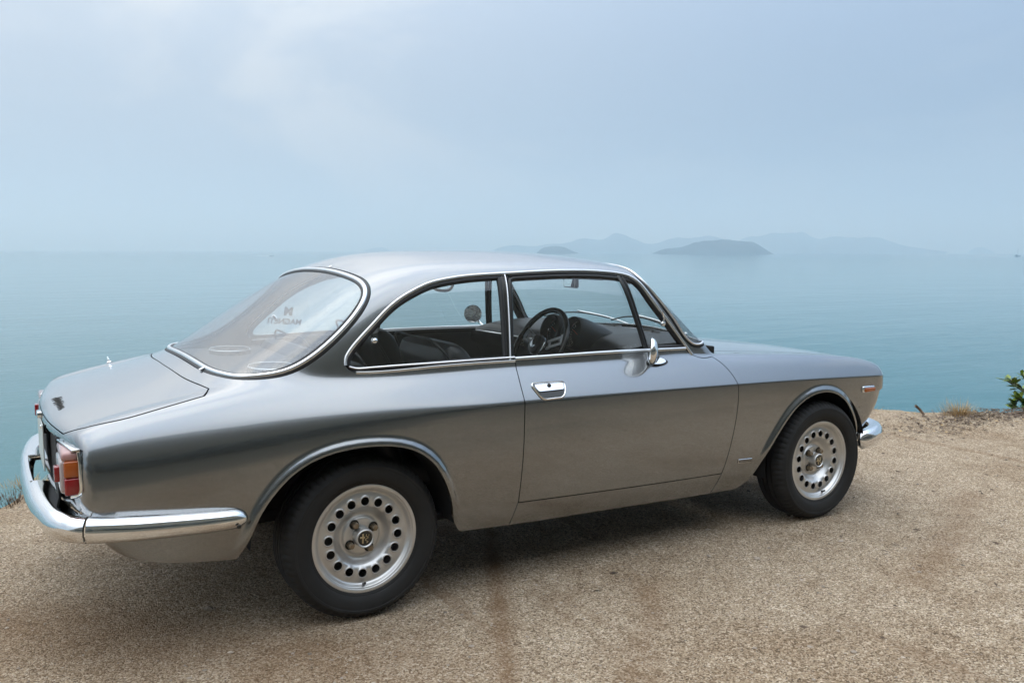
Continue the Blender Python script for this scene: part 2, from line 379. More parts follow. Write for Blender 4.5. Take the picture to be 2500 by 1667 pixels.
def sea_material():
    M = bpy.data.materials.new('sea_water'); M.use_nodes = True; n = M.node_tree.nodes; l = M.node_tree.links; p = n['Principled BSDF']
    p.inputs['Base Color'].default_value = (.014, .118, .128, 1); p.inputs['Roughness'].default_value = .07; p.inputs['IOR'].default_value = 1.33; p.inputs['Specular IOR Level'].default_value = .36
    t = n.new('ShaderNodeTexCoord'); mp = n.new('ShaderNodeMapping'); mp.inputs['Rotation'].default_value = (0, 0, R(-18)); mp.inputs['Scale'].default_value = (.45, 1, 1); l.new(t.outputs['Object'], mp.inputs['Vector'])
    prev = None
    for sc, dist, st in ((.05, 1.2, .10), (.35, .30, .15), (1.3, .06, .20)):
        z = n.new('ShaderNodeTexNoise'); z.inputs['Scale'].default_value = sc; z.inputs['Detail'].default_value = 3; z.inputs['Roughness'].default_value = .5; z.inputs['Distortion'].default_value = .4; l.new(mp.outputs[0], z.inputs['Vector'])
        b = n.new('ShaderNodeBump'); b.inputs['Strength'].default_value = st; b.inputs['Distance'].default_value = dist; l.new(z.outputs['Fac'], b.inputs['Height'])
        if prev: l.new(prev, b.inputs['Normal'])
        prev = b.outputs[0]
    l.new(prev, p.inputs['Normal'])
    return M
SEA_R = 15800
sea = obj('sea', [(-SEA_R, -SEA_R, SEA_Z), (SEA_R, -SEA_R, SEA_Z), (SEA_R, SEA_R, SEA_Z), (-SEA_R, SEA_R, SEA_Z)], [(0, 1, 2, 3)], sea_material(), smooth=False); tag(sea, kind='structure')

M_ISLE = mat('wooded_island', (.035, .055, .055), .95, var=.4, vscale=.02)
def ray_dir(sx):
    v = fw + r2*((sx-1250)/2118.02); return Vector((v.x, v.y, 0))
def ridge(name, label, pts, D, cat='island', depth=.35, seed=1):
    # pts: skyline as (bearing in photo columns, height in m); the isle is a real ridge, deep and tapering to both shores
    b = [p[0] for p in pts]; f = spline(b, [p[1] for p in pts]); V = []; F = []; nu = 90; nv = 13
    for i in range(nu):
        c = b[0]+(b[-1]-b[0])*i/(nu-1); d = ray_dir(c); h = max(0, float(f(c)))
        wd = depth*D*.12*(.25+h/max(p[1] for p in pts))
        for j in range(nv):
            a = -1+2*j/(nv-1); q = Vector((CP[0], CP[1], 0))+d*(D+a*wd)
            z = h*(1-abs(a)**1.7)*(1+.10*nval(q.x, q.y, seed, 6/D*4)+.05*nval(q.x, q.y, seed+3, 30/D*4)) if abs(a) < 1 else 0
            V.append((q.x, q.y, SEA_Z-.5+z))
    for i in range(nu-1):
        for j in range(nv-1): F.append((i*nv+j, (i+1)*nv+j, (i+1)*nv+j+1, i*nv+j+1))
    o = obj(name, V, F, M_ISLE); tag(o, label, cat, 'hazy islands on the horizon'); return o
def hpx(y, D): return (613-y)/2118*D - SEA_Z*0 + 6.3          # height above the sea of something seen at that elevation
def skyline(L, D): return [(x, max(0., hpx(y, D))) for x, y in L]
D1, D2, D3 = 2500, 5000, 6500
ridge('island', 'low dark wooded island, nearest and darkest one right of centre', skyline([(1586, 618), (1620, 606), (1655, 602), (1690, 590), (1720, 588), (1760, 585), (1790, 585), (1815, 587), (1840, 593), (1862, 607), (1882, 618)], D1), D1, seed=2)
ridge('island', 'small dark humped island showing just above the car roof', skyline([(1308, 617), (1322, 606), (1340, 602), (1358, 601), (1378, 605), (1398, 613), (1414, 618)], D1*1.05), D1*1.05, seed=5)
ridge('island', 'long pale mountainous island with the highest peak', skyline([(1200, 612), (1230, 601), (1260, 598), (1300, 601), (1345, 596), (1375, 595), (1425, 582), (1455, 585), (1475, 582), (1492, 573), (1512, 572), (1535, 579), (1570, 593), (1610, 590), (1640, 581), (1680, 579), (1740, 579), (1760, 585), (1810, 600), (1850, 612)], D2), D2, seed=8)
ridge('island', 'pale long flat-topped mountain ridge at the right of the islands', skyline([(1780, 610), (1800, 584), (1840, 576), (1870, 571), (1900, 570), (1930, 567), (1955, 568), (1985, 581), (2010, 578), (2040, 577), (2090, 579), (2150, 582), (2185, 593), (2225, 601), (2300, 611)], D2*1.1), D2*1.1, seed=11)
ridge('island', 'faint tiny island alone on the left, nearly lost in haze', skyline([(885, 615), (905, 609), (925, 606), (940, 606), (955, 612), (975, 615)], D3), D3, seed=14)
ridge('island', 'faint low sliver of land near the far right edge', skyline([(2350, 612), (2365, 602), (2385, 600), (2400, 605), (2415, 612)], D3), D3, seed=17)

# wooded bank behind the viewer (only its light and reflections reach the picture)
M_LEAF = mat('bank_foliage', (.118, .128, .120), .8, var=.3, vscale=.8)
def build_wood():
    V = []; F = []
    for t in range(46):
        x = -26 + 52*(t+.5)/46 + RNG.uniform(-.6, .6); y = -13.5-RNG.uniform(0, 7); hz = ground_z(x, y); r = RNG.uniform(1.3, 2.3); top = RNG.uniform(1.7, 3.4)
        n = 330
        u = RNG.normal(size=(n, 3)); u /= np.linalg.norm(u, axis=1, keepdims=True); rad = RNG.uniform(.55, 1, n)[:, None]
        c = np.array([x, y, hz+top-r*.8]) + u*rad*np.array([r, r, r*1.1])
        for q, d in zip(c, u):
            a = RNG.normal(size=3); a /= np.linalg.norm(a); b = np.cross(a, d); b /= np.linalg.norm(b)+1e-9; s = RNG.uniform(.16, .34); k = len(V)
            V += [q-a*s, q+b*s*.5, q+a*s, q-b*s*.5]; F.append((k, k+1, k+2, k+3))
        k = len(V); V += lathe([(.16, hz-.3), (.12, hz+top-r)], 7, 'z')[0]; V[k:] = [(p[0]+x, p[1]+y, p[2]) for p in V[k:]]; F += [tuple(i+k for i in f) for f in lathe([(.16, 0), (.12, 1)], 7, 'z')[1]]
    o = obj('woodland', V, F, M_LEAF, smooth=False); tag(o, 'dense green woodland on the bank facing the sea', 'woodland', kind='stuff')
build_wood()

# haze: one closed box of even, pale air round everything
def build_haze():
    M = bpy.data.materials.new('haze_air'); M.use_nodes = True; n = M.node_tree.nodes; l = M.node_tree.links; n.remove(n['Principled BSDF'])
    v = n.new('ShaderNodeVolumePrincipled'); v.inputs['Color'].default_value = (.58, .75, .92, 1); v.inputs['Absorption Color'].default_value = (.5, .5, .5, 1); v.inputs['Density'].default_value = HAZE_DENSITY; v.inputs['Anisotropy'].default_value = .5
    l.new(v.outputs[0], n['Material Output'].inputs['Volume'])
    a, b = 15900, 330; z0 = SEA_Z-4
    P = [(x, y, z) for z in (z0, b) for x, y in ((-a, -a), (a, -a), (a, a), (-a, a))]
    o = obj('haze', P, [(3, 2, 1, 0), (4, 5, 6, 7), (0, 1, 5, 4), (1, 2, 6, 5), (2, 3, 7, 6), (3, 0, 4, 7)], M, smooth=False); tag(o, 'pale sea haze fading the far islands', 'haze', kind='stuff')
HAZE_DENSITY = 5.2e-4
build_haze()

# ---------------------------------------------------------------- panel mesher: surface patches cut exactly along their outlines
def resample(P, ds, closed=True):
    P = np.array(P, float); Q = np.vstack([P, P[:1]]) if closed else P
    d = np.r_[0, np.cumsum(np.linalg.norm(np.diff(Q, axis=0), axis=1))]; n = max(3, int(round(d[-1]/ds)))
    t = np.linspace(0, d[-1], n+1)[:-1] if closed else np.linspace(0, d[-1], n+1)
    return np.stack([np.interp(t, d, Q[:, i]) for i in range(Q.shape[1])], -1)
def seg_join(*segs, ds=.012):
    """join smooth pieces end to end, each resampled, corners kept"""
    out = []
    for s in segs:
        q = resample(s, ds, closed=False); out.append(q[:-1])
    return np.vstack(out)
def inside(P, loops):
    c = np.zeros(len(P), bool); x, y = P[:, 0], P[:, 1]
    for Lp in loops:
        a = Lp; b = np.roll(Lp, -1, 0)
        for (x1, y1), (x2, y2) in zip(a, b):
            if y1 == y2: continue
            lo, hi = (y1, y2) if y1 < y2 else (y2, y1)
            k = (y >= lo) & (y < hi)
            if not k.any(): continue
            k[k] = x[k] < x1+(y[k]-y1)*(x2-x1)/(y2-y1); c ^= k
    return c
def inset(Lp, d):
    """offset a closed loop inwards by d"""
    P = np.array(Lp); a = np.roll(P, 1, 0); b = np.roll(P, -1, 0)
    area = .5*np.sum(P[:, 0]*np.roll(P[:, 1], -1)-np.roll(P[:, 0], -1)*P[:, 1]); sg = 1 if area > 0 else -1
    def nn(e): e = e/np.linalg.norm(e, axis=1, keepdims=True); return np.stack([-e[:, 1], e[:, 0]], -1)*sg
    n1 = nn(P-a); n2 = nn(b-P); n = n1+n2; n /= np.maximum(np.sum(n*n1, 1), .35)[:, None]*np.linalg.norm(n, axis=1, keepdims=True)**0
    ln = np.sum(n*n1, 1); n = n/ln[:, None]
    return P+n*d
def cdt(loops, spacing, extra=None):
    """triangulate the even-odd interior of loops; returns 2D points and triangles"""
    pts = []; edges = []
    for Lp in loops:
        k = len(pts); m = len(Lp); pts += [tuple(q) for q in Lp]; edges += [(k+i, k+(i+1) % m) for i in range(m)]
    allb = np.vstack(loops); lo = allb.min(0); hi = allb.max(0)
    gx = np.arange(lo[0], hi[0], spacing); gy = np.arange(lo[1], hi[1], spacing*.866)
    X, Y = np.meshgrid(gx, gy); X = X+(np.arange(len(gy)) % 2)[:, None]*spacing*.5
    G = np.stack([X.ravel(), Y.ravel()], -1)
    if extra is not None and len(extra):
        ke = kdtree.KDTree(len(extra))
        for i, e in enumerate(extra): ke.insert((e[0], e[1], 0), i)
        ke.balance(); near = np.array([ke.find((g[0], g[1], 0))[2] for g in G]); G = np.vstack([G[near > spacing*.5], extra])
    G = G[inside(G, loops)]
    kb = kdtree.KDTree(len(pts))
    for i, e in enumerate(pts): kb.insert((e[0], e[1], 0), i)
    kb.balance(); nb = np.array([kb.find((g[0], g[1], 0))[2] for g in G]) if len(G) else np.zeros(0)
    G = G[nb > min(spacing*.45, .004)] if extra is None else G[nb > .0035]
    P = [Vector(p) for p in pts]+[Vector(g) for g in G]
    v, e, f, *_ = geometry.delaunay_2d_cdt(P, edges, [], 0, 1e-7)
    v = np.array([(q[0], q[1]) for q in v]); f = np.array([q for q in f if len(q) == 3])
    ar = (v[f[:, 1], 0]-v[f[:, 0], 0])*(v[f[:, 2], 1]-v[f[:, 0], 1])-(v[f[:, 2], 0]-v[f[:, 0], 0])*(v[f[:, 1], 1]-v[f[:, 0], 1])
    f = f[(np.abs(ar) > 1e-10)]; f = f[inside(v[f].mean(1), loops)]
    used = np.unique(f); mp = -np.ones(len(v), int); mp[used] = np.arange(len(used))
    return v[used], mp[f]
def shell_mesh(name, V2, F, pos, nrm, material, parent, flange=.012, offset=0., flip=False, back=0.):
    """mesh from 2D triangulation + 3D positions + exact normals; flange turns the rim inwards"""
    P = pos+nrm*offset
    c = np.cross(P[F[:, 1]]-P[F[:, 0]], P[F[:, 2]]-P[F[:, 0]]); s = np.sum(c*nrm[F[:, 0]], 1) < 0
    F = F.copy(); F[s] = F[s][:, ::-1]
    V = [tuple(p) for p in P]; faces = [tuple(f) for f in F]; LN = nrm[F].reshape(-1, 3)
    if flange:
        E = np.vstack([F[:, [0, 1]], F[:, [1, 2]], F[:, [2, 0]]]); key = {}
        for a, b in E: key[(a, b)] = 1
        bd = [(a, b) for a, b in key if (b, a) not in key]
        vi = sorted({a for e in bd for a in e}); k = len(V); id1 = {a: k+i for i, a in enumerate(vi)}; id2 = {a: k+len(vi)+i for i, a in enumerate(vi)}
        V += [tuple(P[a]) for a in vi]; V += [tuple(P[a]-nrm[a]*flange) for a in vi]
        ln = []
        for a, b in bd:
            faces.append((id1[b], id1[a], id2[a], id2[b])); e = P[b]-P[a]; q = np.cross(e, nrm[a]); q /= np.linalg.norm(q)+1e-12; ln += [q]*4
        LN = np.vstack([LN, np.array(ln)])
    me_v = V
    if flip:
        me_v = [(x, -y, z) for x, y, z in V]; nf = []; nl = []; i = 0
        for f in faces:
            k = len(f); nf.append(tuple(reversed(f))); nl.append(LN[i:i+k][::-1]*np.array([1, -1, 1])); i += k
        faces = nf; LN = np.vstack(nl)
    return obj(name, me_v, faces, material, parent, normals=LN)
def body_panel(name, loops, spacing, material, parent, extra=None, flange=.012, offset=0., flip=False):
    V2, F = cdt(loops, spacing, extra); p = surf(V2[:, 0], V2[:, 1]); n = grad(p)
    return shell_mesh(name, V2, F, p, n, material, parent, flange, offset, flip)
def mirror_uv(Lp): Lp = np.array(Lp); return np.stack([Lp[:, 0], math.pi*RT-Lp[:, 1]], -1)

# ---------------------------------------------------------------- car materials
def paint():
    M = mat('silver_metallic_paint', (.222, .238, .252), .30, 1.0, coat=1.0)
    n = M.node_tree.nodes; l = M.node_tree.links; p = n['Principled BSDF']; p.inputs['Coat Roughness'].default_value = .0; p.inputs['Coat IOR'].default_value = 1.75
    # inside of the sheet metal is trimmed in black
    t = n.new('ShaderNodeTexCoord'); z = n.new('ShaderNodeTexNoise'); z.inputs['Scale'].default_value = 2.5; z.inputs['Detail'].default_value = 7; l.new(t.outputs['Object'], z.inputs['Vector'])
    r = n.new('ShaderNodeMapRange'); r.inputs['To Min'].default_value = .24; r.inputs['To Max'].default_value = .24; l.new(z.outputs['Fac'], r.inputs['Value']); l.new(r.outputs[0], p.inputs['Roughness'])
    fl = n.new('ShaderNodeTexVoronoi'); fl.inputs['Scale'].default_value = 900; l.new(t.outputs['Object'], fl.inputs['Vector'])
    mx = n.new('ShaderNodeMix'); mx.data_type = 'RGBA'; mx.inputs['Factor'].default_value = .04; mx.inputs['A'].default_value = (.222, .238, .252, 1); l.new(fl.outputs['Color'], mx.inputs['B']); l.new(mx.outputs['Result'], p.inputs['Base Color'])
    # road film thrown up on the lower panels
    sp = n.new('ShaderNodeSeparateXYZ'); l.new(t.outputs['Object'], sp.inputs[0]); fz = n.new('ShaderNodeMapRange'); fz.inputs['From Min'].default_value = .20; fz.inputs['From Max'].default_value = .50; fz.inputs['To Min'].default_value = .5; fz.inputs['To Max'].default_value = 0.02; l.new(sp.outputs['Z'], fz.inputs['Value'])
    dz = n.new('ShaderNodeTexNoise'); dz.inputs['Scale'].default_value = 9; dz.inputs['Detail'].default_value = 9; dz.inputs['Roughness'].default_value = .7; l.new(t.outputs['Object'], dz.inputs['Vector'])
    dm = n.new('ShaderNodeMath'); dm.operation = 'MULTIPLY'; l.new(fz.outputs[0], dm.inputs[0]); l.new(dz.outputs['Fac'], dm.inputs[1])
    dirt = n.new('ShaderNodeBsdfDiffuse'); dirt.inputs['Color'].default_value = (.20, .165, .125, 1); md = n.new('ShaderNodeMixShader'); l.new(dm.outputs[0], md.inputs[0]); l.new(p.outputs[0], md.inputs[1]); l.new(dirt.outputs[0], md.inputs[2])
    g = n.new('ShaderNodeNewGeometry'); bl = n.new('ShaderNodeBsdfDiffuse'); bl.inputs['Color'].default_value = (.012, .012, .013, 1)
    ms = n.new('ShaderNodeMixShader'); l.new(g.outputs['Backfacing'], ms.inputs[0]); l.new(md.outputs[0], ms.inputs[1]); l.new(bl.outputs[0], ms.inputs[2]); l.new(ms.outputs[0], n['Material Output'].inputs['Surface'])
    return M
def glass(name, tint, refl=1.0, dusty=0.):
    M = bpy.data.materials.new(name); M.use_nodes = True; n = M.node_tree.nodes; l = M.node_tree.links; n.remove(n['Principled BSDF'])
    g = n.new('ShaderNodeNewGeometry'); d = n.new('ShaderNodeVectorMath'); d.operation = 'DOT_PRODUCT'; l.new(g.outputs['Normal'], d.inputs[0]); l.new(g.outputs['Incoming'], d.inputs[1])
    def m_(op, a, b=None):
        x = n.new('ShaderNodeMath'); x.operation = op; x.use_clamp = op == 'ADD'
        for i, v in enumerate((a, b)):
            if v is None: continue
            if isinstance(v, (int, float)): x.inputs[i].default_value = v
            else: l.new(v, x.inputs[i])
        return x.outputs[0]
    f = m_('ADD', m_('MULTIPLY', m_('POWER', m_('SUBTRACT', 1.0, m_('ABSOLUTE', d.outputs['Value'])), 5.0), .92), .075*refl)
    t = n.new('ShaderNodeBsdfTransparent'); t.inputs['Color'].default_value = (*tint, 1); s = n.new('ShaderNodeBsdfGlossy'); s.inputs['Roughness'].default_value = 0.0
    a = t.outputs[0]
    if dusty:
        df = n.new('ShaderNodeBsdfDiffuse'); df.inputs['Color'].default_value = (.6, .6, .58, 1); z = n.new('ShaderNodeTexNoise'); z.inputs['Scale'].default_value = 3; z.inputs['Detail'].default_value = 8
        tc_ = n.new('ShaderNodeTexCoord'); l.new(tc_.outputs['Object'], z.inputs['Vector']); q = n.new('ShaderNodeMixShader'); l.new(m_('MULTIPLY', z.outputs['Fac'], dusty*2), q.inputs[0]); l.new(a, q.inputs[1]); l.new(df.outputs[0], q.inputs[2]); a = q.outputs[0]
    x = n.new('ShaderNodeMixShader'); l.new(f, x.inputs[0]); l.new(a, x.inputs[1]); l.new(s.outputs[0], x.inputs[2]); l.new(x.outputs[0], n['Material Output'].inputs['Surface'])
    return M
PAINT = paint()
CHROME = mat('polished_chrome', (.82, .83, .84), .06, 1.0, bump=.012, bscale=30)
CHROME2 = mat('brushed_stainless', (.80, .81, .82), .30, 1.0)
RUBBER = mat('black_rubber', (.014, .014, .015), .45, var=.2)
TYRE = mat('tyre_rubber', (.012, .0118, .0115), .75, var=.25, vscale=14, bump=.15, bscale=120)
BLACK = mat('black_underbody', (.008, .008, .008), .9, var=.3)
VINYL = mat('black_vinyl', (.009, .0095, .0105), .42, var=.15, bump=.25, bscale=350)
CARPET = mat('black_carpet', (.010, .010, .011), .95, bump=.4, bscale=500)
ALLOY = mat('silver_wheel_paint', (.62, .62, .61), .33, .75, var=.05, vscale=12, coat=.4)
BRASS = mat('aged_wheel_nut', (.30, .24, .17), .45, .9, var=.25, vscale=60)
DARKMETAL = mat('dark_anodised_frame', (.05, .05, .048), .35, .8)
GLASS = glass('clear_window_glass', (.92, .945, .94), 1.2, dusty=.008)
GLASS_R = glass('rear_window_glass', (.82, .86, .865), 3.0, dusty=.04)
RED = mat('red_lens', (.28, .008, .010), .12, coat=.6, Emission=None) if False else mat('red_lens', (.27, .010, .012), .14, coat=.7)
AMBER = mat('amber_lens', (.40, .085, .008), .14, coat=.7)
CLEARRED = mat('faded_pink_lens', (.42, .22, .20), .18, coat=.6)
WHITEP = mat('plate_enamel', (.62, .66, .62), .4, var=.06)
SILVERTXT = mat('silver_badge', (.6, .6, .6), .2, 1.0)
ENAMEL = mat('dark_enamel', (.02, .022, .018), .3, coat=.5)
STEEL = mat('inner_steel', (.05, .048, .045), .6, .5, var=.3)

# ---------------------------------------------------------------- car outlines (metres)
RAIL = [(-.043, .906), (-.042, .925), (-.026, .952), (.009, .988), (.07, 1.041), (.135, 1.096), (.198, 1.136), (.264, 1.166), (.308, 1.182), (.374, 1.196), (.462, 1.207), (.574, 1.214), (.690, 1.218), (.80, 1.222), (.904, 1.2245), (1.066, 1.2235), (1.179, 1.217), (1.250, 1.2085), (1.293, 1.196), (1.322, 1.175), (1.360, 1.118), (1.426, 1.026), (1.497, .930), (1.556, .852)]
QBOT = [(-.043, .906), (-.040, .896), (-.031, .887), (-.014, .881), (.006, .879), (.259, .882), (.634, .883)]
BELT = [(.634, .886), (1.024, .8855), (1.40, .879), (1.52, .876), (1.556, .852)]
D_REAR = [(.634, .883), (.632, .858), (.627, .82), (.6235, .788), (.620, .727), (.620, .621), (.617, .487), (.611, .383), (.608, .339)]
D_BOT = [(.608, .339), (.946, .328), (1.291, .318), (1.690, .310)]
D_FRONT = [(1.690, .310), (1.713, .385), (1.731, .465), (1.751, .595), (1.750, .702), (1.732, .765), (1.705, .806), (1.668, .838)]
D_TOP = [(1.668, .838), (1.590, .8395), (1.556, .852)]
LIDR = [(-.487, .575), (-.520, .640), (-.664, .642), (-.80, .636), (-.862, .620)]
def suv(L, n=None):
    """(x, z) points on the right flank -> surface coordinates, splined when n is given"""
    q = smooth_line(L, n) if n else np.array(L, float)
    return to_uv(side_pt(q[:, 0], q[:, 1]))
def s3(L, n=None):
    q = smooth_line(L, n) if n else np.array(L, float); p = side_pt(q[:, 0], q[:, 1]); return p
def on_surf(P3):
    uv = to_uv(np.array(P3, float)); return uv
def sym(P): P = [tuple(p) for p in P]; return P + [(x, -y, z) for x, y, z in reversed(P) if abs(y) > 1e-4]
u_rail = suv(RAIL, 120); u_qbot = suv(QBOT, 60); u_belt = np.vstack([suv(BELT[:-1], 40), suv([BELT[-2], BELT[-1]], 6)[1:]])
u_drear = suv(D_REAR, 60); u_dbot = suv(D_BOT, 30); u_dfront = suv(D_FRONT, 50); u_dtop = suv(D_TOP, 12)
# opening for side glass + door, one hole in the shell
hole_r = seg_join(u_rail[::-1], u_qbot, u_drear, u_dbot, u_dfront, u_dtop, ds=.010)
door_loop = seg_join(u_drear, u_dbot, u_dfront, u_dtop, u_belt[::-1], np.vstack([u_belt[:1], u_drear[:1]]), ds=.008)
door_loop = inset(door_loop, .0036)
RW_H = [(-.478, 0, .885), (-.475, -.25, .884), (-.440, -.509, .875), (-.390, -.605, .873), (-.320, -.646, .876), (-.240, -.656, .886), (-.15, -.651, .923), (-.081, -.645, .97), (-.009, -.633, 1.03), (.055, -.612, 1.096), (.090, -.580, 1.146), (.103, -.520, 1.186), (.104, -.399, 1.213), (.102, -.235, 1.227), (.102, 0, 1.235)]
WS_H = [(1.838, 0, .897), (1.818, -.25, .895), (1.765, -.46, .891), (1.70, -.60, .886), (1.655, -.655, .884), (1.612, -.676, .878), (1.563, -.680, .886), (1.525, -.674, .913), (1.477, -.656, .984), (1.408, -.629, 1.076), (1.352, -.598, 1.152), (1.325, -.560, 1.200), (1.335, -.47, 1.232), (1.388, -.28, 1.255), (1.41, 0, 1.262)]
def half_loop(H, n=90):
    P = smooth_line(sym(H[::-1])[:-1] if False else [tuple(p) for p in H] + [(x, -y, z) for x, y, z in H[-2:0:-1]], 2*n, closed=True); return P
rw_p = half_loop(RW_H); ws_p = half_loop(WS_H)
rw_loop = resample(to_uv(rw_p), .010); ws_loop = resample(to_uv(ws_p), .010)
def top3(L):
    q = np.array(L, float); return top_pt(q[:, 0], q[:, 1])
lid_front = smooth_line([(-.534, 0), (-.531, -.2), (-.521, -.38), (-.487, -.575)], 40)
lid_side = smooth_line([(-.515, -.638), (-.664, -.648), (-.80, -.642), (-.865, -.618)], 40)
lf = top3(lid_front); lsd = top3(lid_side)
rear_lip = np.array([(-.905, -.50, .722), (-.925, -.35, .722), (-.94, -.2, .722), (-.945, 0, .722)])
lid_half = np.vstack([resample(to_uv(lf), .008, False), resample(to_uv(np.vstack([lf[-1:], lsd[:1]])), .008, False)[1:], resample(to_uv(lsd), .008, False)[1:], resample(to_uv(np.vstack([lsd[-1:], smooth_line(rear_lip, 30)])), .008, False)[1:]])
lid_loop = np.vstack([lid_half, mirror_uv(lid_half)[::-1][1:-1]])
hd_b = smooth_line([(1.925, 0), (1.918, -.2), (1.895, -.38), (1.868, -.515)], 30); hd_s = smooth_line([(1.868, -.515), (2.05, -.522), (2.25, -.530), (2.55, -.540), (2.78, -.525)], 50)
hd_f = smooth_line([(2.78, -.525), (2.86, -.40), (2.895, -.2), (2.905, 0)], 40)
hood_half = np.vstack([resample(to_uv(top3(q)), .009, False)[:-1] for q in (hd_b, hd_s, hd_f)]+[to_uv(top3(hd_f))[-1:]])
hood_loop = np.vstack([hood_half, mirror_uv(hood_half)[::-1][1:-1]])
BOT = [(.366, .262), (.584, .250), (1.035, .236), (1.55, .220), (1.696, .2165), (1.812, .214)]
tail_b = [(-.450, .304), (-.52, .310), (-.691, .335), (-.78, .366), (-.83, .40)]
right_low = [suv(REAR_ARCH, 130), suv(BOT, 60), suv(FRONT_ARCH, 130), suv([(2.628, .36), (2.66, .352)], 4)]
nose_low = to_uv(np.array([(2.66, -.70, .352), (2.70, -.55, .348), (2.735, -.3, .345), (2.745, 0, .345)]))
tail_low = to_uv(np.array([(-.895, 0, .44), (-.89, -.25, .44), (-.875, -.45, .435), (-.85, -.62, .425), (-.83, -.69, .405)]))
tail_side = suv(tail_b[::-1], 40)
low = np.vstack([resample(q, .010, False)[:-1] for q in (tail_low, np.vstack([tail_low[-1:], tail_side]), *right_low, np.vstack([right_low[-1][-1:], nose_low]))]+[nose_low[-1:]])
outer = np.vstack([low, mirror_uv(low)[::-1][1:-1]])
# extra points along creases and flares so that edges and reflections run clean
def crease_pts():
    out = []; xs = np.arange(-.86, 2.84, .012)
    for dz in (-.03, -.02, -.013, -.008, -.004, -.0015, .001, .0035, .0075, .013, .02, .03): out.append(suv(np.stack([xs, f_zc(xs)+dz+.0015], -1)))
    xs = np.arange(-.30, 1.66, .012); lo = np.full(len(xs), .82); hi = np.full(len(xs), .90)
    for _ in range(30):
        m_ = (lo+hi)/2; v = side_pt(xs, m_, lambda p: tub(p[..., 0], np.abs(p[..., 1]), p[..., 2]))[:, 1] < side_pt(xs, m_, lambda p: cabin(p[..., 0], np.abs(p[..., 1]), p[..., 2]))[:, 1]
        lo = np.where(v, m_, lo); hi = np.where(v, hi, m_)
    for dz in (-.014, -.009, -.005, -.002, 0, .002, .005, .009): out.append(suv(np.stack([xs, lo+dz], -1)))
    for A, zmin in ((RA, .31), (FA, .31)):
        q = resample(A, .010, False); t = np.gradient(q, axis=0); t /= np.linalg.norm(t, axis=1, keepdims=True); nn = np.stack([-t[:, 1], t[:, 0]], -1)
        for d in (.006, .011, .016, .022, .028, .034, .041, .049, .057):
            w = q+nn*d; w = w[w[:, 1] > zmin]; out.append(suv(w))
    P = np.vstack(out)
    # thin out points that crowd together
    kt = kdtree.KDTree(len(P)); keep = np.ones(len(P), bool)
    for i, e in enumerate(P): kt.insert((e[0], e[1], 0), i)
    kt.balance()
    for i, e in enumerate(P):
        if keep[i]:
            for _, j, d in kt.find_range((e[0], e[1], 0), .0014):
                if j > i: keep[j] = False
    return P[keep]
CR = crease_pts()

# ---------------------------------------------------------------- the car
CAR = empty('parked_coupe'); tag(CAR, 'silver vintage two-door coupe parked side-on at the sea edge', 'car')
CR2 = np.vstack([CR, mirror_uv(CR)])
SH = body_panel('body_shell', [outer, hole_r, mirror_uv(hole_r), rw_loop, ws_loop, inset(lid_loop, -.0026), inset(hood_loop, -.0024)], .016, PAINT, CAR, CR2, flange=.016)
lid = body_panel('boot_lid', [inset(lid_loop, .0022)], .014, PAINT, CAR, flange=.02)
hood = body_panel('bonnet', [inset(hood_loop, .0022)], .016, PAINT, CAR, flange=.02)
def pair(fn):
    """build a part for the right and the left side"""
    return [fn(False), fn(True)]
for fl in (False, True):                                             # folded seams at both ends of the sill
    for a, b in (((.608, .339), (.584, .252)), ((1.690, .310), (1.655, .220))):
        t = np.linspace(0, 1, 12)[:, None]; q = np.array([a])*(1-t)+np.array([b])*t; p = side_pt(q[:, 0], q[:, 1]); n_ = grad(p)
        vf = sweep(p, n_, [(.0013, -.003), (.0013, .0006), (-.0013, .0006), (-.0013, -.003)]); obj('sill_seam', *(mir(vf) if fl else vf), mat('seam_sealer', (.05, .05, .05), .7), CAR, smooth=False)
DOORS = pair(lambda fl: body_panel('door', [door_loop], .014, PAINT, CAR, CR, flange=.02, flip=fl))
def loop3(uv): p = surf(uv[:, 0], uv[:, 1]); return p, grad(p)
def dome(hw, h, n=7, base=-.004): return [(hw*math.cos(math.pi*i/(n-1)), base+(h-base)*math.sin(math.pi*i/(n-1))**.8) for i in range(n)]
def band(name, uv, hw, h, material, parent, off=0., closed=True, base=-.004, flip=False, tilt=0.):
    p, n = loop3(uv); n = n+np.array([0, 0, tilt]); n /= np.linalg.norm(n, axis=1, keepdims=True); vf = sweep(p+n*off, n, dome(hw, h, base=base), closed)
    if flip: vf = mir(vf)
    return obj(name, *vf, material, parent, smooth=40)
# windscreen and rear window: glass, rubber seal, bright moulding
def screen(name, loop, g, w_seal, w_trim, c_trim):
    o = body_panel(name, [resample(inset(loop, w_seal*.7), .012)], .025, g, CAR, flange=0, offset=-.004)
    band('rubber_seal', resample(inset(loop, w_seal*.5), .012), w_seal*.5, .003, RUBBER, o)
    p = resample(inset(loop, c_trim), .012); band('chrome_trim', p, w_trim*.5, .008, CHROME2, o)
    return o
RWIN = screen('rear_window', rw_loop, GLASS_R, .036, .018, .019)
WSC = screen('windscreen', ws_loop, GLASS, .028, .012, .015)
for u_ in (0,):                                                       # small joint clips on the rear moulding
    for P in ((-.462, -.36, .88), (.102, -.12, 1.232)):
        q = surf(*to_uv(np.array([P])).T); nn = grad(q)[0]; obj('trim_clip', *xf(rbox(.016, .021, .004, .001, 1), frame_at(q[0]+nn*.006, nn, (0, 1, 0) if P[0] < 0 else (1, 0, 0))), CHROME2, RWIN, smooth=30)
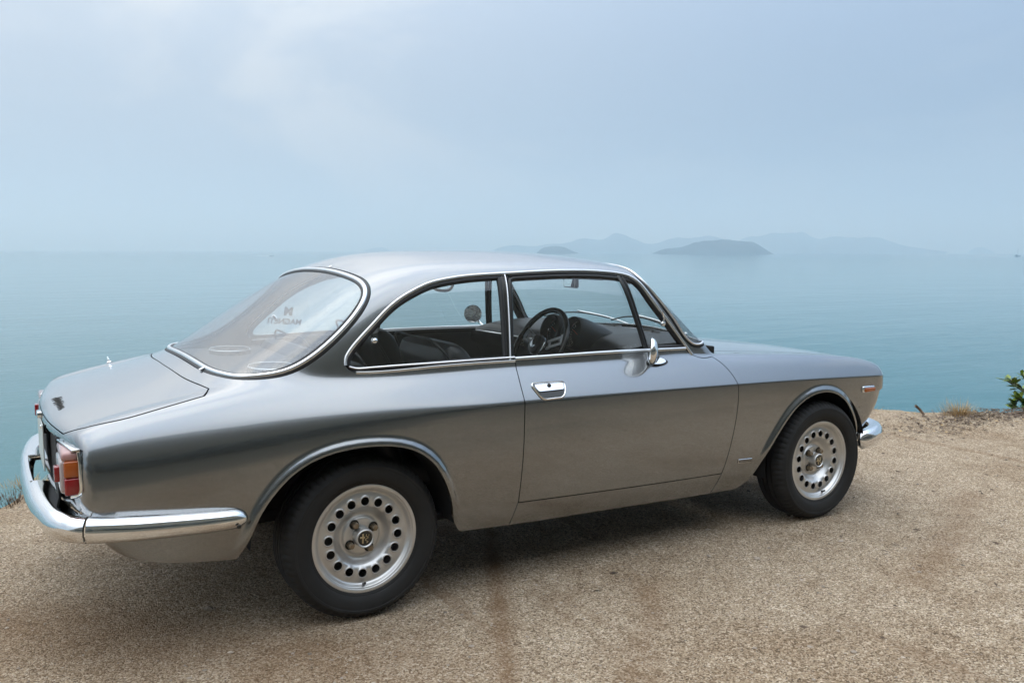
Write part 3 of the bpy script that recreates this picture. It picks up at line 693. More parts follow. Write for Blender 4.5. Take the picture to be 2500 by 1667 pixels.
# side glass
def xz_loop(*segs): return seg_join(*[suv(s) if not isinstance(s, np.ndarray) else s for s in segs], ds=.010)
rail_xz = smooth_line(RAIL, 240); qb_xz = smooth_line(QBOT, 60)
def rail_between(x0, x1, up=True):
    k = (rail_xz[:, 0] >= x0) & (rail_xz[:, 0] <= x1) & (rail_xz[:, 1] > .9); return rail_xz[k]
r_q = np.vstack([rail_xz[(rail_xz[:, 0] < .648)]]); r_d = rail_xz[(rail_xz[:, 0] > .672) & (rail_xz[:, 0] < 1.228)]; r_v = rail_xz[(rail_xz[:, 0] > 1.228)]
q_loop = seg_join(suv(r_q), suv([r_q[-1], (.607, .884)]), suv(qb_xz[qb_xz[:, 0] < .607][::-1]), ds=.010)
d_loop = seg_join(suv(r_d), suv([r_d[-1], (1.292, .884)]), suv([(1.292, .884), (.632, .888)]), suv([(.632, .888), r_d[0]]), ds=.010)
v_loop = seg_join(suv(r_v[:-4]), suv([r_v[-5], (1.53, .880)]), suv([(1.53, .880), (1.294, .884)]), suv([(1.294, .884), r_v[0]]), ds=.010)
def line_uv(a, b, n=24): return suv(np.stack([np.linspace(a[0], b[0], n), np.linspace(a[1], b[1], n)], -1))
def side_fittings(fl):
    D = DOORS[1 if fl else 0]
    # quarter window belongs to the shell
    qg = body_panel('quarter_window', [resample(inset(q_loop, .008), .012)], .03, GLASS, CAR, flange=0, offset=-.012, flip=fl)
    band('rubber_seal', resample(inset(q_loop, .011), .010), .011, -.002, RUBBER, qg, flip=fl, base=-.014)
    band('chrome_trim', resample(u_qbot[4:], .012, False), .0045, .004, CHROME2, qg, closed=False, flip=fl, tilt=1.2)
    band('chrome_trim', resample(suv(np.array(QBOT[2:])+[0, .0135]), .012, False), .0042, .004, CHROME2, qg, closed=False, flip=fl)
    # drip rail over both side windows, down the windscreen pillar
    band('drip_rail', resample(u_rail, .010, False), .0062, .006, CHROME2, CAR, closed=False, flip=fl, tilt=2.4)
    # centre pillar
    bp = band('centre_pillar', line_uv((.650, 1.212), (.606, .884)), .0165, .0, DARKMETAL, CAR, off=-.004, closed=False, flip=fl)
    band('chrome_bead', line_uv((.655, 1.212), (.613, .884)), .0035, .004, CHROME2, bp, closed=False, flip=fl)
    # door: glass, frame, quarter light, belt moulding
    body_panel('door_glass', [resample(inset(d_loop, .006), .012)], .03, GLASS, D, flange=0, offset=-.012, flip=fl)
    body_panel('quarter_light_glass', [resample(inset(v_loop, .010), .012)], .03, GLASS, D, flange=0, offset=-.010, flip=fl)
    fr = np.vstack([line_uv((.624, .888), (.674, 1.196)), suv(np.array(rail_between(.69, 1.30))+[0, -.016])])
    band('window_frame', resample(fr, .010, False), .011, -.003, DARKMETAL, D, closed=False, flip=fl, base=-.018)
    fr2 = suv(rail_xz[(rail_xz[:, 0] > .68)][:-2] + np.array([-.002, -.008])); band('window_seal', resample(fr2, .010, False), .0085, -.001, RUBBER, D, closed=False, flip=fl, base=-.016)
    vf = resample(inset(v_loop, .013), .010); band('quarter_light_frame', vf, .0085, .0, RUBBER, D, flip=fl, base=-.016)
    band('divider_bar', line_uv((1.229, 1.203), (1.293, .884)), .0105, .003, DARKMETAL, D, off=-.003, closed=False, flip=fl)
    band('belt_moulding', resample(suv(np.array(BELT[:4])+[0, .0055]), .012, False), .0080, .006, CHROME2, D, closed=False, flip=fl, tilt=2.2)
    # quarter light catch
    q = s3([(1.405, .992)])[0]; nn = np.array([0, -.97, .2]); c = join(xf(lathe([(0, .012), (.010, .010), (.012, .002), (.010, -.004), (0, -.004)], 16, 'z'), frame_at(q+nn*.004, nn, (1, 0, 0))), tube([q+nn*.010, q+nn*.018+np.array([-.004, 0, .022]), q+nn*.012+np.array([-.012, 0, .052])], .0045))
    if fl: c = mir(c)
    obj('window_catch', *c, CHROME, D)
    return D
for fl in (False, True): side_fittings(fl)

# door furniture: recessed chrome handle and bullet mirror, right door as seen; left door mirrored
def handle(fl, D):
    p = [(.668, .797), (.824, .794), (.818, .762), (.798, .738), (.704, .737)]
    def rounded(P, r=.018):
        P = np.array(P, float); o = []
        for a, b, c in zip(np.roll(P, 1, 0), P, np.roll(P, -1, 0)):
            u_ = (a-b)/np.linalg.norm(a-b); v_ = (c-b)/np.linalg.norm(c-b); s0 = b+u_*min(r, .45*np.linalg.norm(a-b)); s1 = b+v_*min(r, .45*np.linalg.norm(c-b))
            o += [s0*(1-t)**2+2*b*t*(1-t)+s1*t*t for t in np.linspace(0, 1, 7)]
        return np.array(o)
    lp = resample(suv(rounded(p)), .005)
    rim = band('handle_surround', lp, .005, .008, CHROME, D, flip=fl)
    body_panel('handle_recess', [inset(lp, .002)], .012, ENAMEL, D, flange=0, offset=.0025, flip=fl)
    fp = resample(suv(rounded([(.679, .790), (.814, .788), (.810, .765), (.692, .764)], .008)), .006)
    body_panel('handle_flap', [fp], .010, CHROME, D, flange=.006, offset=.009, flip=fl)
    q = s3([(.746, .782)])[0]; nn = grad(np.array([q]))[0]; lk = xf(lathe([(0, .004), (.003, .004), (.0032, .002), (.0078, .003), (.0085, 0), (.0085, -.006)], 20, 'z'), frame_at(q+nn*.009, nn, (1, 0, 0)))
    obj('key_lock', *(mir(lk) if fl else lk), DARKMETAL, D)
def mirror(fl, D):
    q = side_pt(np.array([1.333]), np.array([.834]))[0]; nn = grad(np.array([q]))[0]
    Mb = frame_at(q, nn, (1, 0, .0))
    base = xf(([(x*.056*(1-.25*max(0, x)), y*.016*(1-.35*max(0, x)), 0 if k == 0 else .014*(1-.3*x*x)) for k in (0, 1) for x, y in [(math.cos(a), math.sin(a)) for a in np.linspace(0, 2*math.pi, 25)[:-1]]], [(i, (i+1) % 24, 24+(i+1) % 24, 24+i) for i in range(24)]+[tuple(range(24, 48))]), Mb)
    pad = xf(([(x*.059, y*.019, z) for z in (-.004, .003) for x, y in [(math.cos(a), math.sin(a)) for a in np.linspace(0, 2*math.pi, 25)[:-1]]], [(i, (i+1) % 24, 24+(i+1) % 24, 24+i) for i in range(24)]+[tuple(range(24, 48))]), Mb)
    st = q+nn*.008+np.array([-.018, 0, 0]); hd = np.array([1.262, -.800, .948]) if fl else q+np.array([-.058, -.040, .052])
    stem = tube([st, st+nn*.022+np.array([0, 0, .006]), hd+np.array([.018, -.010, -.022])], .0085, 12)
    ax = Vector((-.60, .79, .07)) if fl else Vector((-.78, .62, .06)); Mh = frame_at(hd, ax, (0, 0, 1))           # glass faces the driver, shell is a shallow bowl
    R_ = .048 if fl else .058
    bowl = xf(lathe([(R_, .010), (R_+.002, .004), (R_*.96, -.004), (R_*.80, -.012), (R_*.5, -.019), (R_*.2, -.022), (.0005, -.0225)], 36, 'z'), Mh)
    rimv = xf(lathe([(R_-.001, .010), (R_+.003, .011), (R_+.0035, .006), (R_, .004)], 36, 'z', closed=True), Mh)
    gl = xf(lathe([(R_, .0075), (R_*.5, .0092), (.0005, .0098)], 36, 'z'), Mh)
    f = mir if fl else (lambda v: v)
    obj('mirror_base', *f(join(base, stem)), CHROME, D, smooth=40); obj('mirror_pad', *f(pad), RUBBER, D, smooth=40)
    obj('mirror_head', *f(join(bowl, rimv)), CHROME, D, smooth=50); obj('mirror_glass', *f(gl), mat('mirror_silver', (.86, .88, .87), .01, 1.0), D)
for fl, D in zip((False, True), DOORS): handle(fl, D); mirror(fl, D)

# ---------------------------------------------------------------- wheels
def rim_depth(r):
    return np.interp(r, [0, .064, .0665, .070, .075, .082, .090, .098, .106, .112, .118, .130, .142, .148, .153, .158, .163, .2], [.041, .041, .0425, .048, .0515, .050, .044, .034, .0245, .0205, .0185, .0180, .0186, .0192, .0202, .0216, .0230, .023])
NH, RH, HR = 16, .1305, .0150
def rim_surface(P):
    r = np.hypot(P[:, 0], P[:, 1]); d = np.zeros(len(P)); w = 0
    for k in (-1, -.5, 0, .5, 1): d += rim_depth(r+k*.0022); w += 1     # softened profile
    d /= w
    a = np.arctan2(P[:, 1], P[:, 0]); a0 = np.round(a/(2*math.pi/NH))*(2*math.pi/NH)
    dh = np.hypot(P[:, 0]-RH*np.cos(a0), P[:, 1]-RH*np.sin(a0))-HR
    d = d*(1) ; fl = .0190
    d = d + (fl-.0012-d)*np.exp(-(np.maximum(dh, 0)/.0048)**2)*(r > .105) - .0022*np.exp(-((dh-.0022)/.0020)**2)
    return np.stack([P[:, 0], d, P[:, 1]], -1)
def rim_normals(P):
    e = 3e-4; a = rim_surface(P+[e, 0])-rim_surface(P-[e, 0]); b = rim_surface(P+[0, e])-rim_surface(P-[0, e])
    n = np.cross(a, b); n /= np.linalg.norm(n, axis=1, keepdims=True); n[n[:, 1] > 0] *= -1; return n
def circle(r, n, c=(0, 0)): t = np.linspace(0, 2*math.pi, n+1)[:-1]; return np.stack([c[0]+r*np.cos(t), c[1]+r*np.sin(t)], -1)
def rim_disc():
    lo = [circle(.1632, 150), circle(.030, 40)]
    ex = [circle(r, int(2*math.pi*r/.0042)) for r in (.064, .067, .070, .073, .077, .081, .086, .091, .096, .101, .106, .110, .150, .154, .158)]
    for k in range(NH):
        a = 2*math.pi*k/NH; c = (RH*math.cos(a), RH*math.sin(a)); lo.append(circle(HR, 22, c)); ex += [circle(HR+q, 24, c) for q in (.0012, .0024, .004, .006)]
    E = np.vstack(ex); kt = kdtree.KDTree(len(E)); keep = np.ones(len(E), bool)
    for i, e in enumerate(E): kt.insert((e[0], e[1], 0), i)
    kt.balance()
    for i, e in enumerate(E):
        if keep[i]:
            for _, j, d in kt.find_range((e[0], e[1], 0), .0009):
                if j > i: keep[j] = False
    V2, F = cdt(lo, .0075, E[keep]); return V2, F
_v2, _f = rim_disc()
TY_R = .2925
def tyre_mesh():
    prof = [(.150, .03), (.188, .018), (.1935, .008), (.1945, .001), (.200, -.004), (.206, -.0055), (.208, -.0085), (.222, -.0145), (.240, -.0185), (.252, -.0175), (.254, -.019), (.262, -.0185), (.264, -.0155), (.274, -.009), (.281, -.0015), (.2865, .008), (.2898, .018), (.2912, .028)]
    y = .028
    for g in (.046, .074, .102, .130):
        prof += [(.2922, g-.0035), (.2855, g-.003), (.2855, g+.003), (.2922, g+.0035)]
    half = [(r, .167-.018-h+.0) for r, h in prof[:18]]; prof = prof+half[::-1]
    seg = 264; V = []; F = []; n = len(prof)
    for i in range(seg):
        a = 2*math.pi*i/seg; c, s = math.cos(a), math.sin(a); notch = (i % 4) == 0
        for k, (r, h) in enumerate(prof):
            rr = r
            if notch and (13 <= k <= 17 or n-18 <= k <= n-14): rr = r-.0045
            V.append((rr*c, h, rr*s))
    for i in range(seg):
        j = (i+1) % seg
        for k in range(n-1): F.append((i*n+k, i*n+k+1, j*n+k+1, j*n+k))
    return V, F
WHEEL_MESH = {}
def make_wheel(loc, left=False, spin=0.):
    w = empty('wheel', loc, CAR)
    if left: w.rotation_euler = (0, spin, math.pi)
    else: w.rotation_euler = (0, spin, 0)
    def part(name, build):
        if name in WHEEL_MESH: o = bpy.data.objects.new(name.split('|')[0], WHEEL_MESH[name]); COL.objects.link(o); o.parent = w; return o
        o = build(); WHEEL_MESH[name] = o.data; return o
    part('tyre', lambda: obj('tyre', *tyre_mesh(), TYRE, w, smooth=35))
    P = rim_surface(_v2); n_ = rim_normals(_v2)
    part('rim_face', lambda: shell_mesh('rim_face', _v2, _f, P, n_, ALLOY, w, flange=.012))
    part('rim_lip', lambda: obj('rim_lip', *lathe([(.150, .12), (.160, .10), (.163, .0232), (.166, .0232), (.1700, .0195), (.1740, .0135), (.1768, .0085), (.1790, .0062), (.1815, .0055), (.1830, .0018), (.1850, .0006), (.1945, 0), (.1966, .0012), (.1975, .005), (.1965, .016)], 128), ALLOY, w, smooth=50))
    part('brake_drum', lambda: obj('brake_drum', *lathe([(.0005, .058), (.120, .062), (.150, .075), (.150, .15)], 48), STEEL, w))
    part('centre_cap', lambda: obj('centre_cap', *lathe([(.0265, .0045), (.0285, .0008), (.0305, 0), (.0335, .0018), (.0348, .006), (.0355, .044)], 56), ALLOY, w, smooth=50))
    part('emblem_disc', lambda: obj('emblem_disc', *lathe([(.0005, .0035), (.0265, .0045)], 40), ENAMEL, w))
    cross = join(rbox(.006, .0025, .034, .0006, 1, (-.009, .0026, 0)), rbox(.018, .0025, .006, .0006, 1, (-.0105, .0026, .004)))
    sn = [(.005+.0055*math.sin(k*.9)*(1 if k < 12 else .4), .0026, -.016+k*.0022) for k in range(15)]
    part('emblem', lambda: obj('emblem', *join(cross, tube(sn, .0017, 6, hint=(0, 1, 0)), tube([(.010, .0026, .008), (.014, .0026, .011), (.0125, .0026, .015)], .0015, 6, hint=(0, 1, 0))), mat('gilt_emblem', (.55, .46, .30), .35, .9), w, smooth=40))
    hexp = [(.0118*math.cos(math.pi/3*k), .0118*math.sin(math.pi/3*k)) for k in range(6)]
    nut = ([(x, h, z) for h in (.046, .019) for x, z in hexp]+[(x*.75, .015, z*.75) for x, z in hexp], [(i, (i+1) % 6, 6+(i+1) % 6, 6+i) for i in range(6)]+[(6+i, 6+(i+1) % 6, 12+(i+1) % 6, 12+i) for i in range(6)]+[tuple(range(12, 18))])
    well = lathe([(.0168, .0412), (.0178, .0402), (.0172, .0398), (.0160, .0408), (.001, .0409)], 24)
    for k in range(4):
        a = R(34+90*k); M_ = Matrix.Translation((.052*math.cos(a), 0, .052*math.sin(a)))
        part('wheel_nut|%d' % k, lambda: obj('wheel_nut', *xf(nut, M_), BRASS, w, smooth=False))
        part('nut_well|%d' % k, lambda: obj('nut_well', *xf(well, M_), ENAMEL, w))
    part('valve', lambda: obj('valve', *tube([(.005, .020, -.172), (.004, .006, -.166), (.003, -.002, -.161)], .0048, 10), RUBBER, w))
    return w
for x, y, z in ((0, -.7252, .2915), (2.35, -.752, .2885)):
    make_wheel((x, y, z), False, R(3) if x == 0 else R(-14)); make_wheel((x, -y, z), True, R(40))
# wheel wells, floor
def well(x, r0, a0, a1):
    prof = [(r0, .30), (r0, .752)]; a = np.linspace(R(a0), R(a1), 40); V = []; F = []
    for t in a:
        for r, y in [(.05, .30)]+prof: V.append((x+r*math.cos(t), -y, .30+r*math.sin(t)))
    for i in range(len(a)-1):
        for k in range(2): F.append((i*3+k, (i+1)*3+k, (i+1)*3+k+1, i*3+k+1))
    return V, F
for x, r0, a0, a1 in ((-.035, .375, 0, 176), (2.325, .36, 14, 188)):
    v = well(x, r0, a0, a1); obj('wheel_well', *v, BLACK, CAR); obj('wheel_well', *mir(v), BLACK, CAR)
obj('floor_pan', *join(rbox(1.42, 1.36, .03, .005, 1, (1.13, 0, .275)), rbox(.9, .62, .05, .005, 1, (-.03, 0, .30)), rbox(.36, .95, .05, .02, 2, (-.58, 0, .40)), rbox(.75, .66, .05, .005, 1, (2.3, 0, .27)), rbox(.34, 1.25, .04, .01, 1, (2.6, 0, .36))), BLACK, CAR, smooth=False)
obj('front_axle', *tube([(2.35, -.68, .27), (2.35, .68, .27)], .03), BLACK, CAR)
obj('rear_axle', *join(tube([(0, -.68, .29), (0, .68, .29)], .04), xf(lathe([(.02, -.1), (.12, -.06), (.13, 0), (.12, .06), (.02, .1)], 20, 'x'), Matrix.Translation((0, 0, .29)))), BLACK, CAR)
obj('exhaust_pipe', *tube([(1.4, .25, .17), (.6, .25, .17), (.25, .22, .24), (-.3, .3, .31), (-.88, .33, .33)], .022), STEEL, CAR)

# ---------------------------------------------------------------- bumpers
UPV = (0, 0, 1)
def bump_prof(d, h, k=1.0):
    """outer face at a = 0, inner edge at a = d (towards the car), h = half height"""
    o = [(d, h*.80), (d*.55, h*.98), (.030, h*.98), (.016, h*.86), (.006, h*.55), (0, h*.12), (.001, -h*.30), (.006, -h*.62), (.015, -h*.88), (.028, -h), (.042, -h*.96), (.046, -h*.90), (.036, -h*.86), (.026, -h*.80), (.014, -h*.3), (.014, h*.3), (.028, h*.80), (d*.55, h*.85), (d, h*.70)]
    return [(a*k, b) for a, b in o]
def bumper(prefix, half, d, h, sg, notch=0.):
    grp = empty(prefix, (0, 0, 0), CAR)
    P = smooth_line(half, 160)                                           # right tip -> middle
    full = np.vstack([P, (P*[1, -1, 1])[::-1][1:]]); s = np.r_[0, np.cumsum(np.linalg.norm(np.diff(full, axis=0), axis=1))]; s /= s[-1]
    def piece(a, b, tip):
        k = (s >= a) & (s <= b); Q = full[k]; sl = s[k]
        if notch:                                                        # square cut-out for the plate, doubled stations keep its corners
            out = [Q[0]]; os_ = [sl[0]]
            for i in range(1, len(Q)):
                if (abs(Q[i][1]) < notch) != (abs(Q[i-1][1]) < notch):
                    y = math.copysign(notch, Q[i][1]); t = (y-Q[i-1][1])/(Q[i][1]-Q[i-1][1]); c = Q[i-1]+(Q[i]-Q[i-1])*t
                    for e in (-.0008, .0008): out.append(c+(Q[i]-Q[i-1])/np.linalg.norm(Q[i]-Q[i-1])*e); os_.append(sl[i])
                out.append(Q[i]); os_.append(sl[i])
            Q = np.array(out); sl = np.array(os_)
        n = len(Q); L = np.r_[0, np.cumsum(np.linalg.norm(np.diff(Q, axis=0), axis=1))]
        def pr(t):
            i = int(round(t*(n-1))); dd = d(full_s(sl[i])) if callable(d) else d
            if notch and abs(Q[i][1]) < notch: dd = .034
            hh = h(full_s(sl[i])) if callable(h) else h; k_ = 1.
            e = L[i] if tip == 0 else (L[-1]-L[i] if tip == 1 else 9)
            if e < .045: q = math.sqrt(max(1e-4, 1-(1-e/.045)**2)); hh *= .06+.94*q; k_ = .25+.75*q
            pts = bump_prof(dd, hh, k_); off = (1-k_)*.022
            return [(sg*(a+off), b) for a, b in pts]
        return sweep(Q, UPV, pr)
    def full_s(v): return 1-abs(2*v-1)                                   # 0 at tips, 1 in the middle
    return grp, piece
rear_half = [(-.410, -.778, .446), (-.47, -.794, .449), (-.60, -.799, .455), (-.75, -.793, .463), (-.85, -.776, .469), (-.925, -.742, .473), (-.975, -.675, .475), (-1.002, -.57, .476), (-1.022, -.40, .477), (-1.032, -.2, .477), (-1.035, 0, .477)]
gB, pcB = bumper('rear_bumper', rear_half, lambda t: .052+.030*min(1, max(0, (t-.30)/.2)), lambda t: .033+.010*min(1, t/.5), 1, notch=.215)
J = .190
obj('bumper_side', *pcB(0, J-.0012, 0), CHROME, gB, smooth=35); obj('bumper_middle', *pcB(J+.0012, 1-J-.0012, 9), CHROME, gB, smooth=35); obj('bumper_side', *pcB(1-J+.0012, 1, 1), CHROME, gB, smooth=35)
for sg_ in (1, -1):
    b = xf(lathe([(.0005, .002), (.006, .0015), (.0075, -.002)], 16, 'z'), frame_at((-.452, -.7945, .428), (0, -1, -.25), (1, 0, 0))); obj('bumper_bolt', *(b if sg_ > 0 else mir(b)), DARKMETAL, gB)
    br = join(rbox(.10, .03, .03, .004, 1, (-.93, -.42, .47)), rbox(.03, .03, .12, .004, 1, (-.90, -.42, .47))); obj('bumper_bracket', *(br if sg_ > 0 else mir(br)), STEEL, gB, smooth=False)
front_half = [(2.650, -.752, .352), (2.70, -.766, .354), (2.78, -.758, .357), (2.87, -.722, .360), (2.955, -.645, .362), (3.01, -.50, .364), (3.04, -.3, .365), (3.05, 0, .365)]
gF, pcF = bumper('front_bumper', front_half, .070, .050, -1)
obj('bumper_blade', *pcF(0, 1, 0), CHROME, gF, smooth=35)
for sg_ in (1, -1): br = rbox(.20, .03, .035, .004, 1, (2.86, -.42*sg_, .375)); obj('bumper_bracket', *br, STEEL, gF, smooth=False)

# ---------------------------------------------------------------- lamps, plate, badges
def tail_lamp(fl):
    f = mir if fl else (lambda v: v)
    Z0, Z1 = .570, .703
    def outline(z0, z1, y0, y1, x0, x1, name, m_, par, bev=.010):
        return obj(name, *f(rbox(x1-x0, y1-y0, z1-z0, bev, 3, ((x0+x1)/2, (y0+y1)/2, (z0+z1)/2))), m_, par, smooth=45)
    base = empty('tail_lamp', (0, 0, 0), CAR)
    path = smooth_line([(-.915, -.665, Z0-.008), (-.893, -.688, Z0+.005), (-.890, -.695, .62), (-.890, -.694, .66), (-.893, -.686, Z1)], 40)
    obj('chrome_surround', *f(sweep(path, (-1, -.3, 0), circ(.0065, 8))), CHROME, base)
    obj('lamp_hood', *f(rbox(.024, .200, .006, .002, 2, (-.913, -.592, Z1+.004), Matrix.Rotation(R(8), 3, 'Z'))), CHROME, base, smooth=40)
    outline(.6245, .676, -.692, -.660, -.934, -.885, 'amber_lens', AMBER, base, .007)
    outline(Z0, .6235, -.692, -.660, -.934, -.885, 'red_lens', RED, base, .007)
    outline(.672, Z1, -.688, -.485, -.940, -.89, 'upper_lens', CLEARRED, base, .013)
    outline(Z0, .671, -.659, -.485, -.943, -.90, 'inner_lens', mat('pale_lens', (.45, .38, .37), .15, coat=.6), base)
    outline(.605, .652, -.640, -.600, -.957, -.94, 'reflector', RED, base, .004)
tail_lamp(False); tail_lamp(True)
obj('tail_panel', *rbox(.008, .93, .20, .002, 1, (-.9355, 0, .607)), BLACK, CAR, smooth=False)
pl = obj('number_plate', *rbox(.004, .33, .165, .0015, 1, (-.962, 0, .617)), WHITEP, CAR, smooth=False)
for yy in (-.11, .11): obj('plate_bolt', *xf(lathe([(.0005, .005), (.006, .004), (.008, 0)], 14, 'z'), frame_at((-.964, yy, .685), (-1, 0, 0), (0, 1, 0))), CHROME, pl)
obj('plate_bracket', *rbox(.012, .30, .03, .003, 1, (-.952, 0, .68)), STEEL, pl, smooth=False)
lamp = obj('plate_lamp', *rbox(.03, .07, .022, .006, 2, (-.958, 0, .712)), CHROME, CAR, smooth=40)
def on_top(x, y): q = top_pt(np.array([x]), np.array([y]))[0]; return q, grad(np.array([q]))[0]
# script badge on the boot lid: a run of slanted loops
pts = []
for k in range(140):
    t = k/139; y = .0-.225*t; h = .011*math.sin(t*2*math.pi*7.5)*(1.6 if t < .12 or .42 < t < .5 else 1)
    q, n_ = on_top(-.905-h*.9, y+.35*h); pts.append(q+n_*.003)
obj('script_badge', *tube(pts, .0015, 6), DARKMETAL, lid)
q, n_ = on_top(-.90, -.15)
# side badge: framed plate with lettering
q = side_pt(np.array([1.826]), np.array([.356]))[0]; n_ = grad(np.array([q]))[0]; MB_ = frame_at(q+n_*.002, n_, (1, 0, -.055))
bd = obj('side_badge', *xf(rbox(.088, .0185, .004, .0012, 1), MB_), CHROME, CAR, smooth=30); obj('badge_field', *xf(rbox(.083, .0135, .002, 0), MB_ @ Matrix.Translation((0, 0, .0018))), ENAMEL, bd, smooth=False)
text_mesh('badge_lettering', 'disegno di bertone', .0105, SILVERTXT, bd, MB_ @ Matrix.Translation((0, 0, .0030)), ext=.0004)
def marker(fl):
    f = mir if fl else (lambda v: v)
    q = side_pt(np.array([2.706]), np.array([.614]))[0]; n_ = grad(np.array([q]))[0]; M_ = frame_at(q, n_, (1, 0, -.02))
    b = obj('side_marker', *f(xf(rbox(.100, .034, .016, .007, 3), M_)), CHROME, CAR, smooth=40); obj('amber_lens', *f(xf(rbox(.086, .021, .012, .005, 3), M_ @ Matrix.Translation((.004, -.002, .010)))), AMBER, b, smooth=40)
marker(False); marker(True)
q, n_ = on_top(-.655, .655); MA = frame_at(q, n_, (1, 0, 0)) @ Matrix.Scale(.72, 4)
aer = obj('aerial', *xf(lathe([(.0005, .046), (.004, .046), (.0055, .040), (.0045, .034), (.008, .031), (.009, .022), (.0075, .018), (.013, .015), (.017, .008), (.018, .004)], 28, 'z'), MA), CHROME, CAR, smooth=40)
obj('aerial_gasket', *xf(lathe([(.0005, .005), (.021, .004), (.023, -.003)], 28, 'z'), MA), RUBBER, aer)
# front: grille, headlamps, indicators (turned away from the viewer)
def nose_pt(y, z):
    lo, hi = 2.3, 3.2
    for _ in range(34):
        m_ = (lo+hi)/2
        if body(np.array([[m_, y, z]]))[0] > 0: hi = m_
        else: lo = m_
    return lo
gr = obj('grille', *rbox(.03, .84, .12, .008, 2, (nose_pt(0, .59)-.004, 0, .585)), ENAMEL, CAR, smooth=30)
for k in range(5):
    zz = .545+k*.02; obj('grille_bar', *tube([(nose_pt(y, .585)+.012, y, zz) for y in np.linspace(-.41, .41, 15)], .003, 6), CHROME, gr)
obj('grille_heart', *sweep(smooth_line([(nose_pt(0, .55)+.02, 0, .49), (nose_pt(0, .55)+.02, -.05, .53), (nose_pt(0, .58)+.02, -.085, .60), (nose_pt(0, .58)+.02, -.05, .645), (nose_pt(0, .58)+.02, 0, .65), (nose_pt(0, .58)+.02, .05, .645), (nose_pt(0, .58)+.02, .085, .60), (nose_pt(0, .55)+.02, .05, .53)], 60, closed=True), (1, 0, 0), circ(.006, 8), True), CHROME, gr)
for s_ in (1, -1):
    X = nose_pt(-.545, .60); h = obj('headlamp', *xf(lathe([(.088, -.03), (.094, 0), (.090, .012), (.082, .010)], 40, 'x'), Matrix.Translation((X-.002, -.545*s_, .60))), CHROME, CAR, smooth=50)
    obj('headlamp_lens', *xf(lathe([(.083, .006), (.06, .017), (.03, .022), (.0005, .024)], 40, 'x'), Matrix.Translation((X-.002, -.545*s_, .60))), mat('headlamp_glass', (.55, .57, .58), .08, .3, coat=1.0), h)
    obj('indicator', *rbox(.03, .11, .045, .012, 3, (nose_pt(-.56, .47)+.002, -.56*s_, .47)), AMBER, CAR, smooth=45)
# wipers
def ws_pt(y, z):
    lo, hi = 1.2, 2.3
    for _ in range(34):
        m_ = (lo+hi)/2
        if cabin(np.array([m_]), np.array([abs(y)]), np.array([z]))[0] > 0: hi = m_
        else: lo = m_
    return np.array([lo, y, z])
for y0, yp in ((.01, -.34), (.43, .10)):
    bl = [ws_pt(y, .922+.028*math.sin(math.pi*t)+.012*t)+np.array([.010, 0, .010]) for t, y in zip(np.linspace(0, 1, 14), np.linspace(y0+.21, y0-.21, 14))]
    w_ = obj('wiper', *tube(bl, .004, 6), RUBBER, CAR); arm = [ws_pt(yp, .893)+np.array([.035, 0, .004]), ws_pt(yp+.08, .905)+np.array([.030, 0, .018]), ws_pt(yp+.20, .930)+np.array([.022, 0, .024]), bl[7]+np.array([.006, 0, .008])]
    obj('wiper_arm', *tube(smooth_line(arm, 16), .005, 8), CHROME2, w_); obj('wiper_pivot', *xf(lathe([(.0005, .014), (.009, .012), (.012, .0), (.014, -.04)], 18, 'z'), Matrix.Translation(tuple(arm[0]))), CHROME, w_)

# ---------------------------------------------------------------- cabin
def lining(fl):
    lp = xz_loop([(-.03, .872), (.3, .874), (1.0, .878), (1.52, .866), (1.60, .84)], [(1.60, .84), (1.66, .34)], [(1.66, .34), (.40, .34)], [(.40, .34), (.30, .55), (.10, .68), (-.10, .70)], [(-.10, .70), (-.03, .872)])
    o = body_panel('side_trim', [lp], .04, VINYL, CAR, flange=0, offset=-.045, flip=fl)
    top = suv(smooth_line([(-.03, .872), (.3, .876), (1.0, .880), (1.52, .868)], 50)); p, n_ = loop3(top)
    v = sweep(p+np.array([0, .028, .004]), n_, [(.006, -.022), (.006, .020), (-.006, .022), (-.008, -.022)]); obj('window_sill', *(mir(v) if fl else v), VINYL, o, smooth=40)
    v = sweep(p+np.array([0, .047, .004]), n_, circ(.0028, 6)); obj('sill_bead', *(mir(v) if fl else v), CHROME2, o)
lining(False); lining(True)
hl = np.vstack([inset(resample(to_uv(np.array([(1.30, -.50, 1.22), (1.33, -.25, 1.24), (1.34, 0, 1.25), (1.33, .25, 1.24), (1.30, .50, 1.22), (.7, .52, 1.24), (.16, .48, 1.2), (.14, .2, 1.23), (.14, -.2, 1.23), (.16, -.48, 1.2), (.7, -.52, 1.24)])), .02), 0)])
body_panel('headlining', [hl], .05, mat('dark_headlining', (.03, .03, .032), .9), CAR, flange=0, offset=-.022)
obj('cabin_floor', *rbox(1.75, 1.30, .03, .005, 1, (.80, 0, .30)), CARPET, CAR, smooth=False)
obj('bulkhead', *rbox(.04, 1.28, .58, .005, 1, (1.72, 0, .585)), CARPET, CAR, smooth=False)
shelf = obj('parcel_shelf', *rbox(.42, 1.20, .02, .008, 2, (-.215, 0, .845)), mat('grey_shelf_cloth', (.10, .10, .105), .9, bump=.4, bscale=400), CAR, smooth=40)
for yy in (-.30, .36):
    sp = obj('speaker', *xf(lathe([(.0005, .006), (.060, .010), (.066, .018), (.078, .018), (.084, .010), (.086, -.002)], 40, 'z'), Matrix.Translation((-.20, yy, .856)) @ Matrix.Scale(1.35, 4, (0, 1, 0))), VINYL, shelf, smooth=40)
    obj('speaker_rim', *xf(lathe([(.080, .016), (.084, .018), (.087, .012)], 40, 'z', closed=True), Matrix.Translation((-.20, yy, .857)) @ Matrix.Scale(1.35, 4, (0, 1, 0))), CHROME2, shelf)
